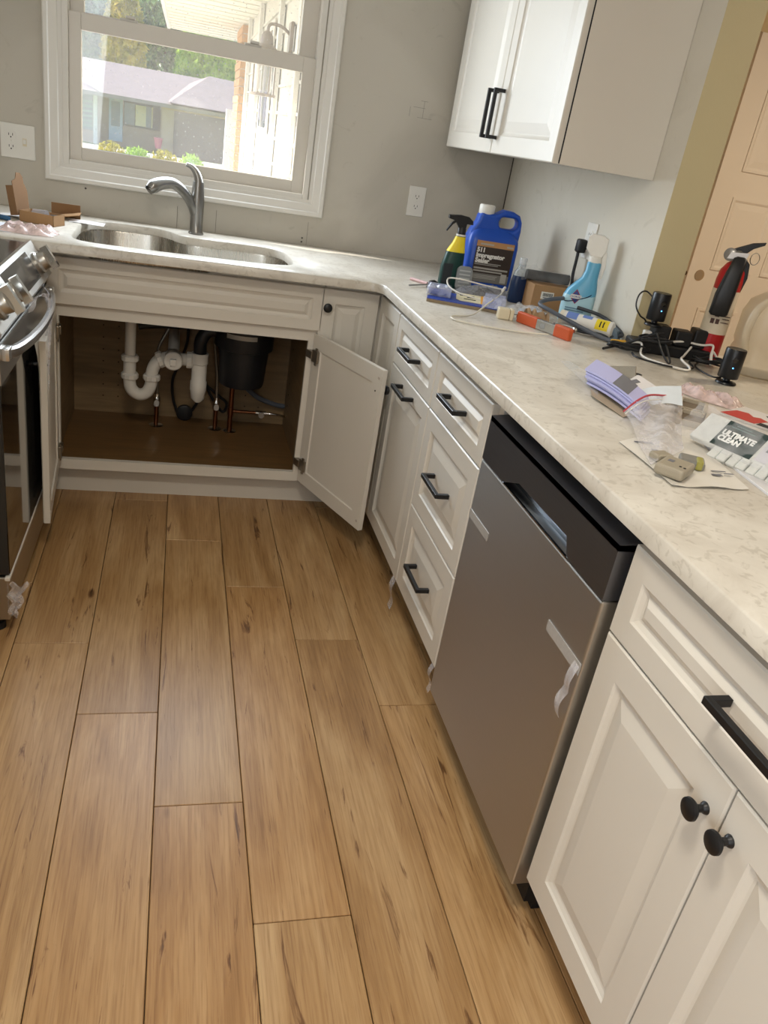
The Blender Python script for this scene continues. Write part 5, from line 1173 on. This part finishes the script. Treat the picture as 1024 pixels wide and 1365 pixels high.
# local: x along the lower edge of the card, y up the slope, z out of the face
MB().box(-.045, -.002, -.014, .26, .066, 0, bev=.003).build('pad_stack', mat('pad_pale', 'cfd0cc', .7), uc_)
b = MB()
ca_, sa_ = math.cos(TILT), math.sin(TILT)
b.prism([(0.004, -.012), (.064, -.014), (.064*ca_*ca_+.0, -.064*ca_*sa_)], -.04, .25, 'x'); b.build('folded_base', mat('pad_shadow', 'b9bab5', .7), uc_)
for i in range(12):
    x_ = .012+i*.0205
    b = MB(); b.box(x_, -.026, -.012, x_+.0188, .001 if i < 4 else .03, -.001+.002*(i % 2), bev=.003, seg=2); b.build('pad_rib', mat('pad_rib', 'cdcec9', .6), uc_)
MB().box(.0, .0, .0, .086, .064, .0012, bev=.0004, seg=1).build('dark_card', mat('card_dark_green', '2e3d3a', .4), uc_)
text('ULTIMATE\nCLEAN', .0172, uc_, (.005, .029, .0014), (0, 0, 0), mat('pack_white', 'eeeeea', .5), bold=.0009, sx=.86)
b = MB(); b.box(.012, .050, .0012, .062, .0525, .0015); b.box(.02, .056, .0012, .052, .058, .0015); stuff(b.build('card_print', mat('card_teal_print', '56706c', .5), uc_))
b = MB(); b.box(.092, .004, .0, .20, .064, .0008); b.build('side_card', mat('side_card', 'c9c6cc', .5), uc_)
for x_ in (.100, .130): MB().box(x_, .028, .0008, x_+.024, .056, .0012).build('side_print', PRINT, uc_)
MB().sheet(lambda u, v: (-.075+.34*u, -.012+.082*v, .0022+.0025*math.sin(u*23)*math.sin(v*9)+(.008*abs(math.sin(v*11)) if u < .13 else 0)), 30, 12, .0003).build('film', film_mat('pack_film', 'f4f4f6', .10, .06), uc_, True)
# red / green card
rc = thing('product_card', 'white card with red corner, black and green printing', 'card', (-.042, -1.918, CT), math.radians(-60))
MB().box(-.055, -.055, 0, .15, .075, .006, bev=.001).build('card', mat('card_white', 'cfc9c4', .5), rc)
MB().prism([(-.055, -.055), (.025, -.055), (.035, .0), (.012, .012), (.0, .0), (-.02, .02), (-.045, .01)], .006, .0066, 'z').build('red_corner', mat('card_red', 'b5332c', .5), rc)
b = MB(); b.box(.030, -.055, .006, .105, -.030, .0066); b.lathe([(.006, 0), (.006, .0006)], (.02, .045, .006), 10); b.lathe([(.005, 0), (.005, .0006)], (.032, .040, .006), 10); b.box(.01, .048, .006, .045, .053, .0066); b.build('black_print', DARKGAP, rc)
MB().box(.055, .030, .006, .14, .058, .0066).build('green_print', mat('card_green', '5f9a3c', .5), rc)
b = MB(); b.box(.05, -.006, .006, .12, .010, .0066); b.build('mauve_print', mat('card_mauve', 'a7928f', .5), rc)
crumple('plastic_bag', 'crumpled pinkish clear bag below the counter camera', 'bag', -.065, -1.775, .17, .08, .028, PINK, 6, rz=math.radians(-58))

# ------------------------------------------------------------------ ceiling lamps (out of view, they carry the room light)
for (x, y, lab) in ((-1.35, -2.9, 'round flush ceiling lamp above the kitchen floor'), (-1.2, -5.0, 'round flush ceiling lamp at the rear of the kitchen'), (1.5, -1.5, 'round flush ceiling lamp in the hall')):
    t = thing('ceiling_lamp', lab, 'lamp', (x, y, 2.44))
    MB().lathe([(.19, 0), (.19, -.03), (.17, -.035)], n=32).build('base', WPL, t, True); MB().lathe([(.165, -.035), (.15, -.07), (.09, -.09), (.02, -.095)], n=32).build('diffuser', mat('lamp_glow', 'fff4e0', .5, emit=2), t, True)

# repeats share a group
_kinds = {}
for o in list(COL.objects):
    if o.parent is None and 'category' in o: _kinds.setdefault(o.name.split('.')[0], []).append(o)
_names = {'wall_outlet': 'wall outlets above the counters', 'security_camera': 'small black cameras by the cables', 'shutoff_valve': 'shutoff valves under the sink', 'ceiling_lamp': 'flush ceiling lamps', 'tangled_cable': 'tangled cables round the power strip', 'plastic_bag': 'crumpled plastic bags on the counters', 'corner_bracket': 'connectors on the white leaflet', 'clear_case': 'clear cases on the blue box', 'frame_piece': 'taupe trim pieces under the manuals', 'paper_slip': 'paper slips on the left counter', 'film_scrap': 'film scraps under the cabinets', 'thick_cable': 'thick cables around the caulk tube'}
for k, v in _kinds.items():
    if len(v) > 1 and k in _names:
        for o in v: o['group'] = _names[k]
